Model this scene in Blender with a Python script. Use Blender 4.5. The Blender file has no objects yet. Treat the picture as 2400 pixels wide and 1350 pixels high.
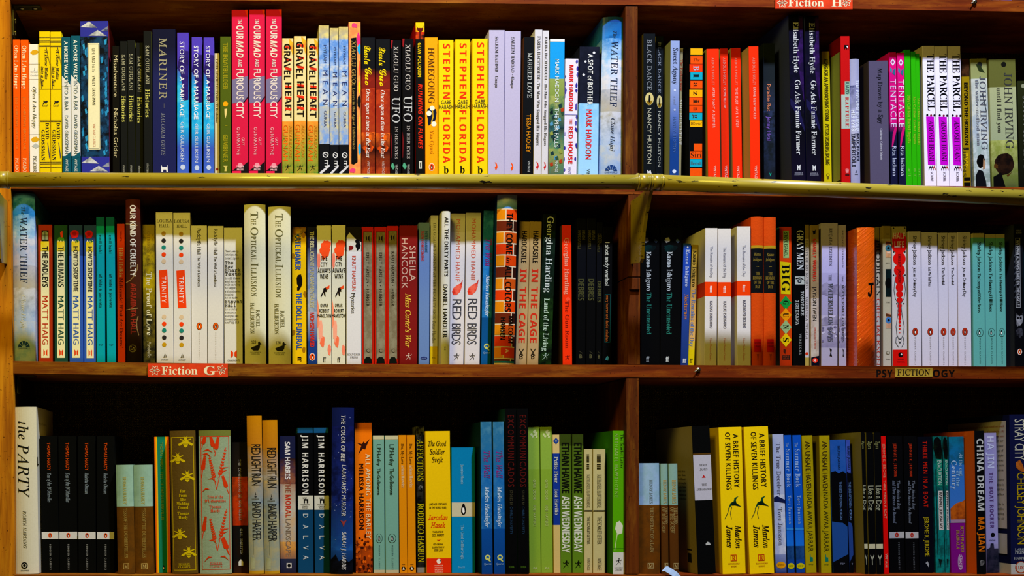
import bpy, bmesh, math, random
import numpy as np
from mathutils import Vector, Matrix

# ------------------------------------------------------------------ camera, light, exposure
SC = bpy.context.scene
COL = SC.collection
S = 0.0006                    # metres per photograph pixel on the plane of the shelf fronts (y = 0)
D = 1.7                       # camera distance
VX, VY = 575.0, 1105.0        # foot of the camera axis, photograph pixels
CX, CZ = (VX-1200)*S, (1350-VY)*S
cam = bpy.data.cameras.new('camera')
cam.sensor_width = 36.0
cam.lens = 36.0*D/(2400*S)
cam.shift_x = (1200-VX)/2400
cam.shift_y = (VY-675)/2400
cam.clip_start = 0.05
camo = bpy.data.objects.new('camera', cam)
COL.objects.link(camo)
camo.location = (CX, -D, CZ)
camo.rotation_euler = (math.pi/2, 0, 0)
SC.camera = camo

w = bpy.data.worlds.new('shop_ambience')
SC.world = w
w.use_nodes = True
w.node_tree.nodes['Background'].inputs[0].default_value = (1.0, 0.62, 0.15, 1)
w.node_tree.nodes['Background'].inputs[1].default_value = 0.03

def light(name, kind, loc, target, power, col, **kw):
    l = bpy.data.lights.new(name, kind)
    l.energy = power
    l.color = col
    for k, v in kw.items():
        setattr(l, k, v)
    o = bpy.data.objects.new(name, l)
    COL.objects.link(o)
    o.location = loc
    o.rotation_euler = (Vector(target)-Vector(loc)).to_track_quat('-Z', 'Y').to_euler()
    return o
# the warm shop lamp, up and to the left in front of the shelves
light('warm_shop_lamp', 'SPOT', (-0.72, -1.0, 1.35), (-0.50, 0, 0.34), 56, (1.0, 0.79, 0.10), spot_size=math.radians(125), spot_blend=1.0, shadow_soft_size=0.22)
# the cooler ceiling spot that shines down past the shelf edges
light('cool_ceiling_spot', 'SPOT', (0.45, -1.12, 2.98), (0.45, 0, 0.42), 960, (0.58, 0.65, 0.86), spot_size=math.radians(64), spot_blend=0.8, shadow_soft_size=0.06)
SC.view_settings.view_transform = 'Standard'
SC.view_settings.look = 'None'
SC.view_settings.exposure = 0.0
SC.view_settings.gamma = 1.0
SC.view_settings.use_curve_mapping = False
random.seed(5)

def PX(px, y=0.0): return CX+(px-VX)*S*(1+y/D)
def PZ(py, y=0.0): return CZ+(VY-py)*S*(1+y/D)

def lin(h):
    r = []
    for i in (0, 2, 4):
        c = int(h[i:i+2], 16)/255
        r.append(c/12.92 if c <= 0.04045 else ((c+0.055)/1.055)**2.4)
    return tuple(r)+(1.0,)
def ink(h):
    """printing colour: deep, saturated darks as on coated paper"""
    r = lin(h)[:3]
    l = .3*r[0]+.6*r[1]+.1*r[2]
    f = (max(r)+l)/(max(r)+l+0.03)
    return tuple(max(0.0008, min(1, (l+(c-l)*1.02)*f)) for c in r)+(1.0,)

# ------------------------------------------------------------------ materials
def mat(name):
    m = bpy.data.materials.new(name)
    m.use_nodes = True
    nt = m.node_tree
    return m, nt, nt.nodes['Principled BSDF']
def N(nt, t, **kw):
    n = nt.nodes.new(t)
    for k, v in kw.items():
        if k.startswith('i_'):
            n.inputs[k[2:].replace('_', ' ')].default_value = v
        else:
            setattr(n, k, v)
    return n
def ramp(nt, src, stops):
    r = nt.nodes.new('ShaderNodeValToRGB')
    while len(r.color_ramp.elements) < len(stops):
        r.color_ramp.elements.new(0.5)
    for e, (p, c) in zip(r.color_ramp.elements, stops):
        e.position = p
        e.color = c if len(c) == 4 else tuple(c)+(1,)
    nt.links.new(src, r.inputs[0])
    return r
def mixc(nt, fac, a, b, mode='MIX'):
    n = nt.nodes.new('ShaderNodeMix')
    n.data_type = 'RGBA'
    n.blend_type = mode
    for s, v in ((0, fac), (6, a), (7, b)):
        if hasattr(v, 'is_output') or hasattr(v, 'links'):
            nt.links.new(v, n.inputs[s])
        else:
            n.inputs[s].default_value = v
    return n.outputs[2]

def printed(name, rough, coat, bump, scale=75.0):
    """printed paper: two ink tints (mesh attributes) mottled by noise, faint scuffs"""
    m, nt, b = mat(name)
    a1 = N(nt, 'ShaderNodeAttribute', attribute_name='tint')
    a2 = N(nt, 'ShaderNodeAttribute', attribute_name='tint2')
    tc = N(nt, 'ShaderNodeTexCoord')
    n1 = N(nt, 'ShaderNodeTexNoise', i_Scale=scale, i_Detail=5.0, i_Roughness=0.62)
    nt.links.new(tc.outputs['Object'], n1.inputs['Vector'])
    f = ramp(nt, n1.outputs[0], [(0.42, (0, 0, 0)), (0.60, (1, 1, 1))])
    c = mixc(nt, f.outputs[0], a1.outputs['Color'], a2.outputs['Color'])
    n2 = N(nt, 'ShaderNodeTexNoise', i_Scale=420.0, i_Detail=4.0)
    nt.links.new(tc.outputs['Object'], n2.inputs['Vector'])
    s = ramp(nt, n2.outputs[0], [(0.30, (0.94, 0.94, 0.94)), (0.62, (1, 1, 1))])
    c = mixc(nt, 1.0, c, s.outputs[0], 'MULTIPLY')
    nt.links.new(c, b.inputs['Base Color'])
    b.inputs['Roughness'].default_value = rough
    b.inputs['Coat Weight'].default_value = coat
    b.inputs['Coat Roughness'].default_value = 0.25
    b.inputs['Specular IOR Level'].default_value = 0.04
    bp = N(nt, 'ShaderNodeBump', i_Strength=bump, i_Distance=0.0006)
    nt.links.new(n1.outputs[0], bp.inputs['Height'])
    nt.links.new(bp.outputs[0], b.inputs['Normal'])
    return m
M_COVER = printed('printed_cover_paper', 0.6, 0.0, 0.03)
M_GLOSS = printed('glossy_book_jacket', 0.4, 0.06, 0.08)
M_CLOTH = printed('book_cloth', 0.85, 0.0, 0.5, 260.0)
M_INK = printed('printing_ink', 0.6, 0.0, 0.0)

def m_shrink():
    m, nt, b = mat('crinkled_plastic_wrap')
    a1 = N(nt, 'ShaderNodeAttribute', attribute_name='tint')
    nt.links.new(a1.outputs['Color'], b.inputs['Base Color'])
    tc = N(nt, 'ShaderNodeTexCoord')
    mp = N(nt, 'ShaderNodeMapping')
    mp.inputs['Scale'].default_value = (60, 60, 330)
    rot = N(nt, 'ShaderNodeMapping')
    rot.inputs['Rotation'].default_value = (0, 0.75, 0)
    nt.links.new(tc.outputs['Object'], rot.inputs[0])
    nt.links.new(rot.outputs[0], mp.inputs[0])
    n = N(nt, 'ShaderNodeTexNoise', i_Scale=1.0, i_Detail=3.0, i_Distortion=0.6)
    nt.links.new(mp.outputs[0], n.inputs['Vector'])
    bp = N(nt, 'ShaderNodeBump', i_Strength=0.6, i_Distance=0.0014)
    nt.links.new(n.outputs[0], bp.inputs['Height'])
    nt.links.new(bp.outputs[0], b.inputs['Normal'])
    nt.links.new(bp.outputs[0], b.inputs['Coat Normal'])
    b.inputs['Roughness'].default_value = 0.3
    b.inputs['Coat Weight'].default_value = 1.0
    b.inputs['Coat Roughness'].default_value = 0.08
    return m
M_WRAP = m_shrink()

def m_pages():
    m, nt, b = mat('page_edges')
    tc = N(nt, 'ShaderNodeTexCoord')
    mp = N(nt, 'ShaderNodeMapping')
    mp.inputs['Scale'].default_value = (1600, 3, 3)
    nt.links.new(tc.outputs['Object'], mp.inputs[0])
    n = N(nt, 'ShaderNodeTexNoise', i_Scale=1.0, i_Detail=2.0)
    nt.links.new(mp.outputs[0], n.inputs['Vector'])
    r = ramp(nt, n.outputs[0], [(0.3, lin('9c8a60')), (0.7, lin('e0d2a8'))])
    nt.links.new(r.outputs[0], b.inputs['Base Color'])
    b.inputs['Roughness'].default_value = 0.9
    return m
M_PAGES = m_pages()

def m_wood(name, dark, mid, light_, axis, worn=0.0, rough=0.55, dapplec='c07820'):
    m, nt, b = mat(name)
    tc = N(nt, 'ShaderNodeTexCoord')
    mp = N(nt, 'ShaderNodeMapping')
    mp.inputs['Scale'].default_value = (4, 30, 90) if axis == 'x' else (90, 30, 4)
    nt.links.new(tc.outputs['Object'], mp.inputs[0])
    n = N(nt, 'ShaderNodeTexNoise', i_Scale=1.0, i_Detail=6.0, i_Roughness=0.6, i_Distortion=0.8)
    nt.links.new(mp.outputs[0], n.inputs['Vector'])
    r = ramp(nt, n.outputs[0], [(0.28, lin(dark)), (0.5, lin(mid)), (0.75, lin(light_))])
    c = r.outputs[0]
    mp2 = N(nt, 'ShaderNodeMapping')
    mp2.inputs['Scale'].default_value = (9, 30, 60) if axis == 'x' else (60, 30, 9)
    nt.links.new(tc.outputs['Object'], mp2.inputs[0])
    n2 = N(nt, 'ShaderNodeTexNoise', i_Scale=1.0, i_Detail=5.0, i_Roughness=0.7)
    nt.links.new(mp2.outputs[0], n2.inputs['Vector'])
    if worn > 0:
        f = ramp(nt, n2.outputs[0], [(0.50-worn*0.1, (0, 0, 0)), (0.78-worn*0.2, (0.85, 0.85, 0.85))])  # lighter patches in the stain; on shelf edges they stand for light dapples
        c = mixc(nt, f.outputs[0], c, lin(dapplec))
    n3 = N(nt, 'ShaderNodeTexNoise', i_Scale=300.0, i_Detail=2.0)
    nt.links.new(tc.outputs['Object'], n3.inputs['Vector'])
    f3 = ramp(nt, n3.outputs[0], [(0.66, (1, 1, 1)), (0.74, (0.25, 0.2, 0.15))])
    c = mixc(nt, 1.0, c, f3.outputs[0], 'MULTIPLY')
    if worn > 0.2:                      # the boards of the right bay carry a redder stain
        sx = N(nt, 'ShaderNodeSeparateXYZ')
        nt.links.new(tc.outputs['Object'], sx.inputs[0])
        mr = N(nt, 'ShaderNodeMapRange')
        for i_, v_ in ((1, -0.45), (2, 0.3), (3, 0.0), (4, 1.0)): mr.inputs[i_].default_value = v_
        nt.links.new(sx.outputs[0], mr.inputs[0])
        red = mixc(nt, 1.0, c, (1.0, 0.58, 0.62, 1), 'MULTIPLY')
        c = mixc(nt, mr.outputs[0], c, red)
    nt.links.new(c, b.inputs['Base Color'])
    b.inputs['Roughness'].default_value = rough
    b.inputs['Specular IOR Level'].default_value = 0.06
    bp = N(nt, 'ShaderNodeBump', i_Strength=0.45, i_Distance=0.001)
    nt.links.new(n.outputs[0], bp.inputs['Height'])
    nt.links.new(bp.outputs[0], b.inputs['Normal'])
    return m
W_POST = m_wood('orange_stained_pine', '7c3e06', 'bc720e', 'd88e14', 'z', 0.10, 0.6, 'd08c14')
W_DIV = m_wood('brown_stained_divider', '301402', '542404', '6e3406', 'z', 0.12, 0.65, '84500c')
W_EDGE = m_wood('dappled_shelf_edge', '421c03', '6c3406', '844c08', 'x', 0.26, 0.65, 'a06c12')  # golden patches put dapples of warm light into the edge colour
W_EDGE_R = m_wood('red_brown_shelf_edge', '3a1004', '64220a', '7c340e', 'x', 0.12, 0.45, '8c4414')
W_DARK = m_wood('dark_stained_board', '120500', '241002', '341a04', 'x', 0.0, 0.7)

def m_burlap():
    m, nt, b = mat('dark_burlap')
    tc = N(nt, 'ShaderNodeTexCoord')
    w1 = N(nt, 'ShaderNodeTexWave', i_Scale=190.0, i_Distortion=1.2, i_Detail=2.0)
    w1.bands_direction = 'X'
    w2 = N(nt, 'ShaderNodeTexWave', i_Scale=190.0, i_Distortion=1.2, i_Detail=2.0)
    w2.bands_direction = 'Z'
    for w_ in (w1, w2):
        nt.links.new(tc.outputs['Object'], w_.inputs['Vector'])
    mm = N(nt, 'ShaderNodeMath', operation='MULTIPLY')
    nt.links.new(w1.outputs[1], mm.inputs[0])
    nt.links.new(w2.outputs[1], mm.inputs[1])
    r = ramp(nt, mm.outputs[0], [(0.0, lin('1c170c')), (0.6, lin('685428')), (1.0, lin('a88a44'))])
    nt.links.new(r.outputs[0], b.inputs['Base Color'])
    b.inputs['Roughness'].default_value = 1.0
    b.inputs['Specular IOR Level'].default_value = 0.0
    bp = N(nt, 'ShaderNodeBump', i_Strength=0.8, i_Distance=0.001)
    nt.links.new(mm.outputs[0], bp.inputs['Height'])
    nt.links.new(bp.outputs[0], b.inputs['Normal'])
    return m
M_BURLAP = m_burlap()

def m_paint():
    m, nt, b = mat('chipped_olive_paint')
    tc = N(nt, 'ShaderNodeTexCoord')
    mp = N(nt, 'ShaderNodeMapping')
    mp.inputs['Scale'].default_value = (45, 130, 170)
    nt.links.new(tc.outputs['Object'], mp.inputs[0])
    n = N(nt, 'ShaderNodeTexNoise', i_Scale=1.0, i_Detail=4.0, i_Roughness=0.6)
    nt.links.new(mp.outputs[0], n.inputs['Vector'])
    n2 = N(nt, 'ShaderNodeTexNoise', i_Scale=7.0, i_Detail=3.0)
    nt.links.new(tc.outputs['Object'], n2.inputs['Vector'])
    base = ramp(nt, n2.outputs[0], [(0.3, lin('8c7a18')), (0.7, lin('aa942c'))])
    f = ramp(nt, n.outputs[0], [(0.635, (0, 0, 0)), (0.65, (1, 1, 1))])
    c = mixc(nt, f.outputs[0], base.outputs[0], lin('14100a'))
    nt.links.new(c, b.inputs['Base Color'])
    b.inputs['Roughness'].default_value = 0.33
    b.inputs['Coat Weight'].default_value = 0.3
    return m
M_PAINT = m_paint()

def m_plain(name, h, rough=0.5, metal=0.0, noise=True):
    m, nt, b = mat(name)
    tc = N(nt, 'ShaderNodeTexCoord')
    n = N(nt, 'ShaderNodeTexNoise', i_Scale=120.0, i_Detail=3.0)
    nt.links.new(tc.outputs['Object'], n.inputs['Vector'])
    c = lin(h)
    r = ramp(nt, n.outputs[0], [(0.3, tuple(x*0.8 for x in c[:3])), (0.7, tuple(min(1, x*1.1) for x in c[:3]))])
    nt.links.new(r.outputs[0], b.inputs['Base Color'])
    b.inputs['Roughness'].default_value = rough
    b.inputs['Metallic'].default_value = metal
    if not metal: b.inputs['Specular IOR Level'].default_value = 0.1
    return m
M_IRON = m_plain('dark_iron', '4c483a', 0.35, 0.5)
M_STEEL = m_plain('zinc_screw', 'a09c90', 0.3, 1.0)
M_SIGN = m_plain('orange_sign_card', 'd83a10', 0.7)
M_TAPE = m_plain('yellow_label_tape', 'b89630', 0.5)
M_STENCIL = m_plain('black_stencil_paint', '0c0806', 0.6)
M_WHITE = m_plain('cream_sign_paint', 'ecdcb0', 0.6)
M_RIBBON = m_plain('pale_blue_ribbon', '9cb4d4', 0.6)

# ------------------------------------------------------------------ mesh helpers
def tag(o, label, cat, group=None):
    o['label'] = label
    o['category'] = cat
    if group: o['group'] = group
    return o
def mesh_obj(name, verts, faces, m, parent=None, smooth=False, cols=None):
    me = bpy.data.meshes.new(name)
    me.from_pydata([tuple(v) for v in verts], [], [tuple(f) for f in faces])
    if cols is not None:                 # cols: per face list of (tint, tint2) per corner
        for k, an in enumerate(('tint', 'tint2')):
            at = me.color_attributes.new(an, 'FLOAT_COLOR', 'CORNER')
            at.data.foreach_set('color', np.array([c[k] for f in cols for c in f], dtype=np.float32).ravel())
    me.materials.append(m)
    if smooth:
        me.polygons.foreach_set('use_smooth', [True]*len(me.polygons))
    o = bpy.data.objects.new(name, me)
    COL.objects.link(o)
    if parent: o.parent = parent
    return o
def bm_obj(name, bm, m, parent=None, smooth=False):
    me = bpy.data.meshes.new(name)
    bmesh.ops.recalc_face_normals(bm, faces=bm.faces)
    bm.to_mesh(me)
    bm.free()
    me.materials.append(m)
    if smooth:
        me.polygons.foreach_set('use_smooth', [True]*len(me.polygons))
    o = bpy.data.objects.new(name, me)
    COL.objects.link(o)
    if parent: o.parent = parent
    return o
def prism(bm, pts, y0, y1, bev=0.0):
    """polygon in XZ extruded from y0 to y1"""
    a = [bm.verts.new((x, y0, z)) for x, z in pts]
    b = [bm.verts.new((x, y1, z)) for x, z in pts]
    n = len(pts)
    fs = [bm.faces.new(a), bm.faces.new(b[::-1])]
    for i in range(n):
        fs.append(bm.faces.new((a[i], b[i], b[(i+1) % n], a[(i+1) % n])))
    if bev:
        bmesh.ops.bevel(bm, geom=list({e for f in fs for e in f.edges}), offset=bev, segments=2, affect='EDGES', profile=0.6)
def tube(bm, p, q, r, seg=28, caps=True):
    p, q = Vector(p), Vector(q)
    d = (q-p).normalized()
    u = d.orthogonal().normalized()
    v = d.cross(u)
    ra = [bm.verts.new(p+(u*math.cos(t)+v*math.sin(t))*r) for t in [2*math.pi*i/seg for i in range(seg)]]
    rb = [bm.verts.new(q+(u*math.cos(t)+v*math.sin(t))*r) for t in [2*math.pi*i/seg for i in range(seg)]]
    for i in range(seg):
        bm.faces.new((ra[i], ra[(i+1) % seg], rb[(i+1) % seg], rb[i]))
    if caps:
        bm.faces.new(ra[::-1])
        bm.faces.new(rb)

# ------------------------------------------------------------------ glyphs: outlines of Blender's own text, cut up once and set by hand
def mathmap(U, L, dg, holes={}):
    r = {}
    for i in range(26):
        r[chr(65+i)] = chr(U+i)
        r[chr(97+i)] = chr(L+i)
    if dg:
        for i in range(10): r[chr(48+i)] = chr(dg+i)
    r.update(holes)
    return r
_S = mathmap(0x1D400, 0x1D41A, 0x1D7CE)
_I = mathmap(0x1D434, 0x1D44E, 0, {'h': '\u210e'})
_N = mathmap(0x1D5D4, 0x1D5EE, 0x1D7EC)
_R = dict(_S)
_R.update({k: v for k, v in _I.items() if k.isupper()})
# style: (character map, outline offset, slant, double strike)
STY = {'g': ({}, 0, 0, 0), 'n': ({}, 0, 0, 0), 'G': ({}, 0, 0, .035), 'o': ({}, 0, 0.16, .022), 'S': (_S, 0, 0, 0), 's': (_R, 0, 0, 0),
       'i': (_I, 0.004, 0, 0), 'I': (_I, 0.014, 0, 0), 'N': (_N, 0, 0, 0), 'O': (_N, 0, 0.2, 0), 'k': (mathmap(0x1D4D0, 0x1D4EA, 0), 0.004, 0, 0),
       'm': (mathmap(0x1D670, 0x1D68A, 0), 0.006, 0, 0), 'd': (mathmap(0x1D538, 0x1D552, 0, {'C': '\u2102', 'H': '\u210d', 'N': '\u2115', 'P': '\u2119', 'Q': '\u211a', 'R': '\u211d', 'Z': '\u2124'}), 0.004, 0, 0)}
GL = {}
_BAR = {}
def raw_text(body, off):
    cu = bpy.data.curves.new('glyph_sheet', 'FONT')
    cu.body = body
    cu.resolution_u = 2
    cu.offset = off
    o = bpy.data.objects.new('glyph_sheet', cu)
    me = o.to_mesh()
    co = np.empty(len(me.vertices)*3, np.float32)
    me.vertices.foreach_get('co', co)
    me.calc_loop_triangles()
    tr = np.empty(len(me.loop_triangles)*3, np.int32)
    me.loop_triangles.foreach_get('vertices', tr)
    o.to_mesh_clear()
    bpy.data.objects.remove(o)
    bpy.data.curves.remove(cu)
    return co.reshape(-1, 3)[:, :2].copy(), tr.reshape(-1, 3).copy()
def glyph(f, c):
    if (f, c) not in GL:
        mp, off, sl, dbl = STY[f]
        if f == 's':                       # light roman: upright capitals, slightly thinned small letters
            off, sl = (0.007, -0.23) if c.isupper() else (-0.004, 0)
        if off not in _BAR:
            _BAR[off] = float(raw_text('|', off)[0][:, 0].max())
        v, t = raw_text(mp.get(c, c), off)
        adv = float(raw_text(mp.get(c, c)+'|', off)[0][:, 0].max())-_BAR[off]
        v[:, 0] += v[:, 1]*sl
        if f == 's' and c.isupper(): v[:, 0] += 0.08
        v = np.concatenate([v, np.zeros((len(v), 1), np.float32)], axis=1)     # third column: strike layer
        if dbl:
            n = len(v)
            v = np.concatenate([v, v+np.array([dbl, 0, 1], np.float32)])
            t = np.concatenate([t, t+n])
            adv += dbl
        GL[f, c] = (v, t, adv)
    return GL[f, c]
class _Cap(dict):
    def __missing__(self, k):
        self[k] = float(glyph(k, 'E')[0][:, 1].max())
        return self[k]
CAP = _Cap()
def setline(text, f, ls=0.0):
    """-> verts (n,2) in font units starting at x = 0, triangles, total length"""
    x, vs, ts, n = 0.0, [], [], 0
    for c in text:
        if c == ' ':
            x += 0.28+ls
            continue
        g = glyph(f, c)
        vs.append(g[0]+np.array([x, 0, 0]))
        ts.append(g[1]+n)
        n += len(g[0])
        x += g[2]+ls
    v = np.concatenate(vs)
    v[:, 0] -= v[:, 0].min()
    return v, np.concatenate(ts), float(v[:, 0].max())

# ------------------------------------------------------------------ shelf lines (photograph pixels on the front plane)
def interp(tab, x):
    if x <= tab[0][0]: return tab[0][1]
    for (a, ya), (b, yb) in zip(tab, tab[1:]):
        if x <= b: return ya+(yb-ya)*(x-a)/(b-a)
    return tab[-1][1]
TOPS = {                       # top of each board; boards are about 30 px (18 mm) thick
    0: [(-60, -32), (1481, -16), (2640, 5)],
    1: [(-60, 412), (1481, 425), (2640, 442)],
    2: [(-60, 845), (350, 850), (700, 853.5), (1481, 855), (2640, 860)],
    3: [(-60, 1347), (2640, 1347)]}

# ------------------------------------------------------------------ elements printed on a spine
def T(t, y0, y1, h, c, u=.5, f='g', ls=0.0): return ('T', t, y0, y1, h, c, u, f, ls)
def H(t, y, h, c, w=.8, f='g', u=.5): return ('H', t, y, h, c, w, f, u)
def R(y0, y1, u0, u1, c, c2=None): return ('P', [(u0, y0), (u1, y0), (u1, y1), (u0, y1)], c, c2)
def C(y, r, c, u=.5, c2=None, ry=None): return ('C', y, r, c, u, c2, ry)
def P(pts, c, c2=None): return ('P', pts, c, c2)
def frame(y0, y1, u0, u1, t, c, w):
    k = t/w
    return [R(y0, y0+t, u0, u1, c), R(y1-t, y1, u0, u1, c), R(y0+t, y1-t, u0, u0+k, c), R(y0+t, y1-t, u1-k, u1, c)]
def PG(y, s, w, oval='e8501c', rim='f4e8d8'):
    """small standing bird in an oval; s = half height in px, w = spine width in px"""
    k = s/w
    r = []
    if oval: r += [C(y, s*.72+1, rim, ry=s+1), C(y, s*.72, oval, ry=s)]
    r += [P([(.5-.28*k, y-.1*s), (.5-.12*k, y-.62*s), (.5, y-.78*s), (.5+.16*k, y-.62*s), (.5+.34*k, y), (.5+.3*k, y+.5*s), (.5+.12*k, y+.72*s), (.5-.12*k, y+.72*s), (.5-.3*k, y+.4*s)], '12100e'),
          P([(.5-.12*k, y-.2*s), (.5+.1*k, y-.2*s), (.5+.18*k, y+.3*s), (.5+.02*k, y+.6*s), (.5-.14*k, y+.3*s)], 'f2ece0')]
    return r
def runner(y, s, w, c):
    """little running figure"""
    k = s/w
    def q(*p): return P([(.5+a*k, y+b*s) for a, b in p], c)
    return [C(y-.75*s, s*.17, c, .5+.1*k), q((-.1, -.55), (.2, -.5), (.1, .1), (-.15, .1)),
            q((.0, .0), (.15, .1), (-.25, .5), (-.7, .95), (-.75, .85), (-.35, .4)),
            q((.0, .0), (.15, -.05), (.5, .3), (.45, .8), (.35, .8), (.35, .35)),
            q((.1, -.5), (.6, -.35), (.8, -.7), (.85, -.6), (.62, -.2), (.1, -.35)),
            q((-.1, -.5), (-.5, -.25), (-.7, -.5), (-.78, -.42), (-.5, -.08), (-.05, -.35))]
def bars(y0, y1, u0, u1, c, n=9):
    r, random_ = [], random.Random(n)
    y = y0
    while y < y1:
        t = random_.choice((.8, 1.4, 2.2))
        r.append(R(y, min(y+t, y1), u0, u1, c))
        y += t+random_.choice((.8, 1.5))
    return r
def blob(y, u, ru, ry, c, c2=None, seed=1, n=18, j=.35):
    q = random.Random(seed)
    pts = []
    for i in range(n):
        a = 2*math.pi*i/n
        k = 1-j*q.random()
        pts.append((u+ru*k*math.cos(a), y+ry*k*math.sin(a)))
    return P(pts, c, c2)

# ------------------------------------------------------------------ books
ROWS = {}
BOOKS = []        # specs in order
def B(row, xt, xb, w, yt, col, els=(), lb='', hd=0, side=None, d=None, rec=None, m=None, cov=None):
    """one book: row, left edge at top and at bottom, spine width, top (px); col bands; els print; rec = recess mm; d = depth mm"""
    base = (9 if xb < 1480 else 31) if row == 1 else 29
    if hd: base = 10
    base += (len(BOOKS)*7 % 5)-2
    rec = base if rec is None else (rec+5 if rec < 7 else base+3)
    BOOKS.append(dict(row=row, xt=xt, xb=xb, w=w, yt=yt, col=col, els=list(els), lb=lb, hd=hd, side=side, dep=d or (150 if hd else 128), rec=rec, m=m, proto=None, cov=cov))
def K(xt, xb, w, yt, rec=None, **kw):
    """another copy of the book before it"""
    p = BOOKS[-1]
    if p['proto'] is not None: p = BOOKS[p['proto']]
    b = dict(p)
    b.update(row=p['row'], xt=xt, xb=xb, w=w, yt=yt, proto=BOOKS.index(p))
    b['rec'] = rec if rec is not None else p['rec']+(len(BOOKS)*5 % 4)-1.5
    b.update(kw)
    BOOKS.append(b)

def bands(col, yt, yb):
    if isinstance(col, str): col = [(yt, col)]
    out = []
    for i, b in enumerate(col):
        y0 = yt if i == 0 else b[0]
        y1 = col[i+1][0] if i+1 < len(col) else yb
        c0 = b[1]
        c1 = b[2] if len(b) > 2 and b[2] else c0
        m0 = b[3] if len(b) > 3 and b[3] else c0
        m1 = b[4] if len(b) > 4 and b[4] else (m0 if len(b) > 3 and b[3] else c1)
        out.append((y0, y1, ink(c0), ink(c1), ink(m0), ink(m1)))
    return out

def spine_profile(w, hd):
    """outer outline of the spine from left to right: (x, y) with y >= 0 towards the wall"""
    if hd:
        n, bul = 10, min(0.0045, w*.16)
        pts = []
        for i in range(n+1):
            a = -1+2*i/n
            pts.append((w*(i/n), bul*a*a*(1 if abs(a) < 1 else 1)))
        return pts, bul
    r = min(0.0006, w*.08)
    return [(0, r), (r*.3, r*.3), (r, 0), (w*.5, 0), (w-r, 0), (w-r*.3, r*.3), (w, r)], r
def yprof(prof, x):
    for (a, ya), (b, yb) in zip(prof, prof[1:]):
        if x <= b: return ya+(yb-ya)*max(0, (x-a))/(b-a)
    return prof[-1][1]

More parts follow.
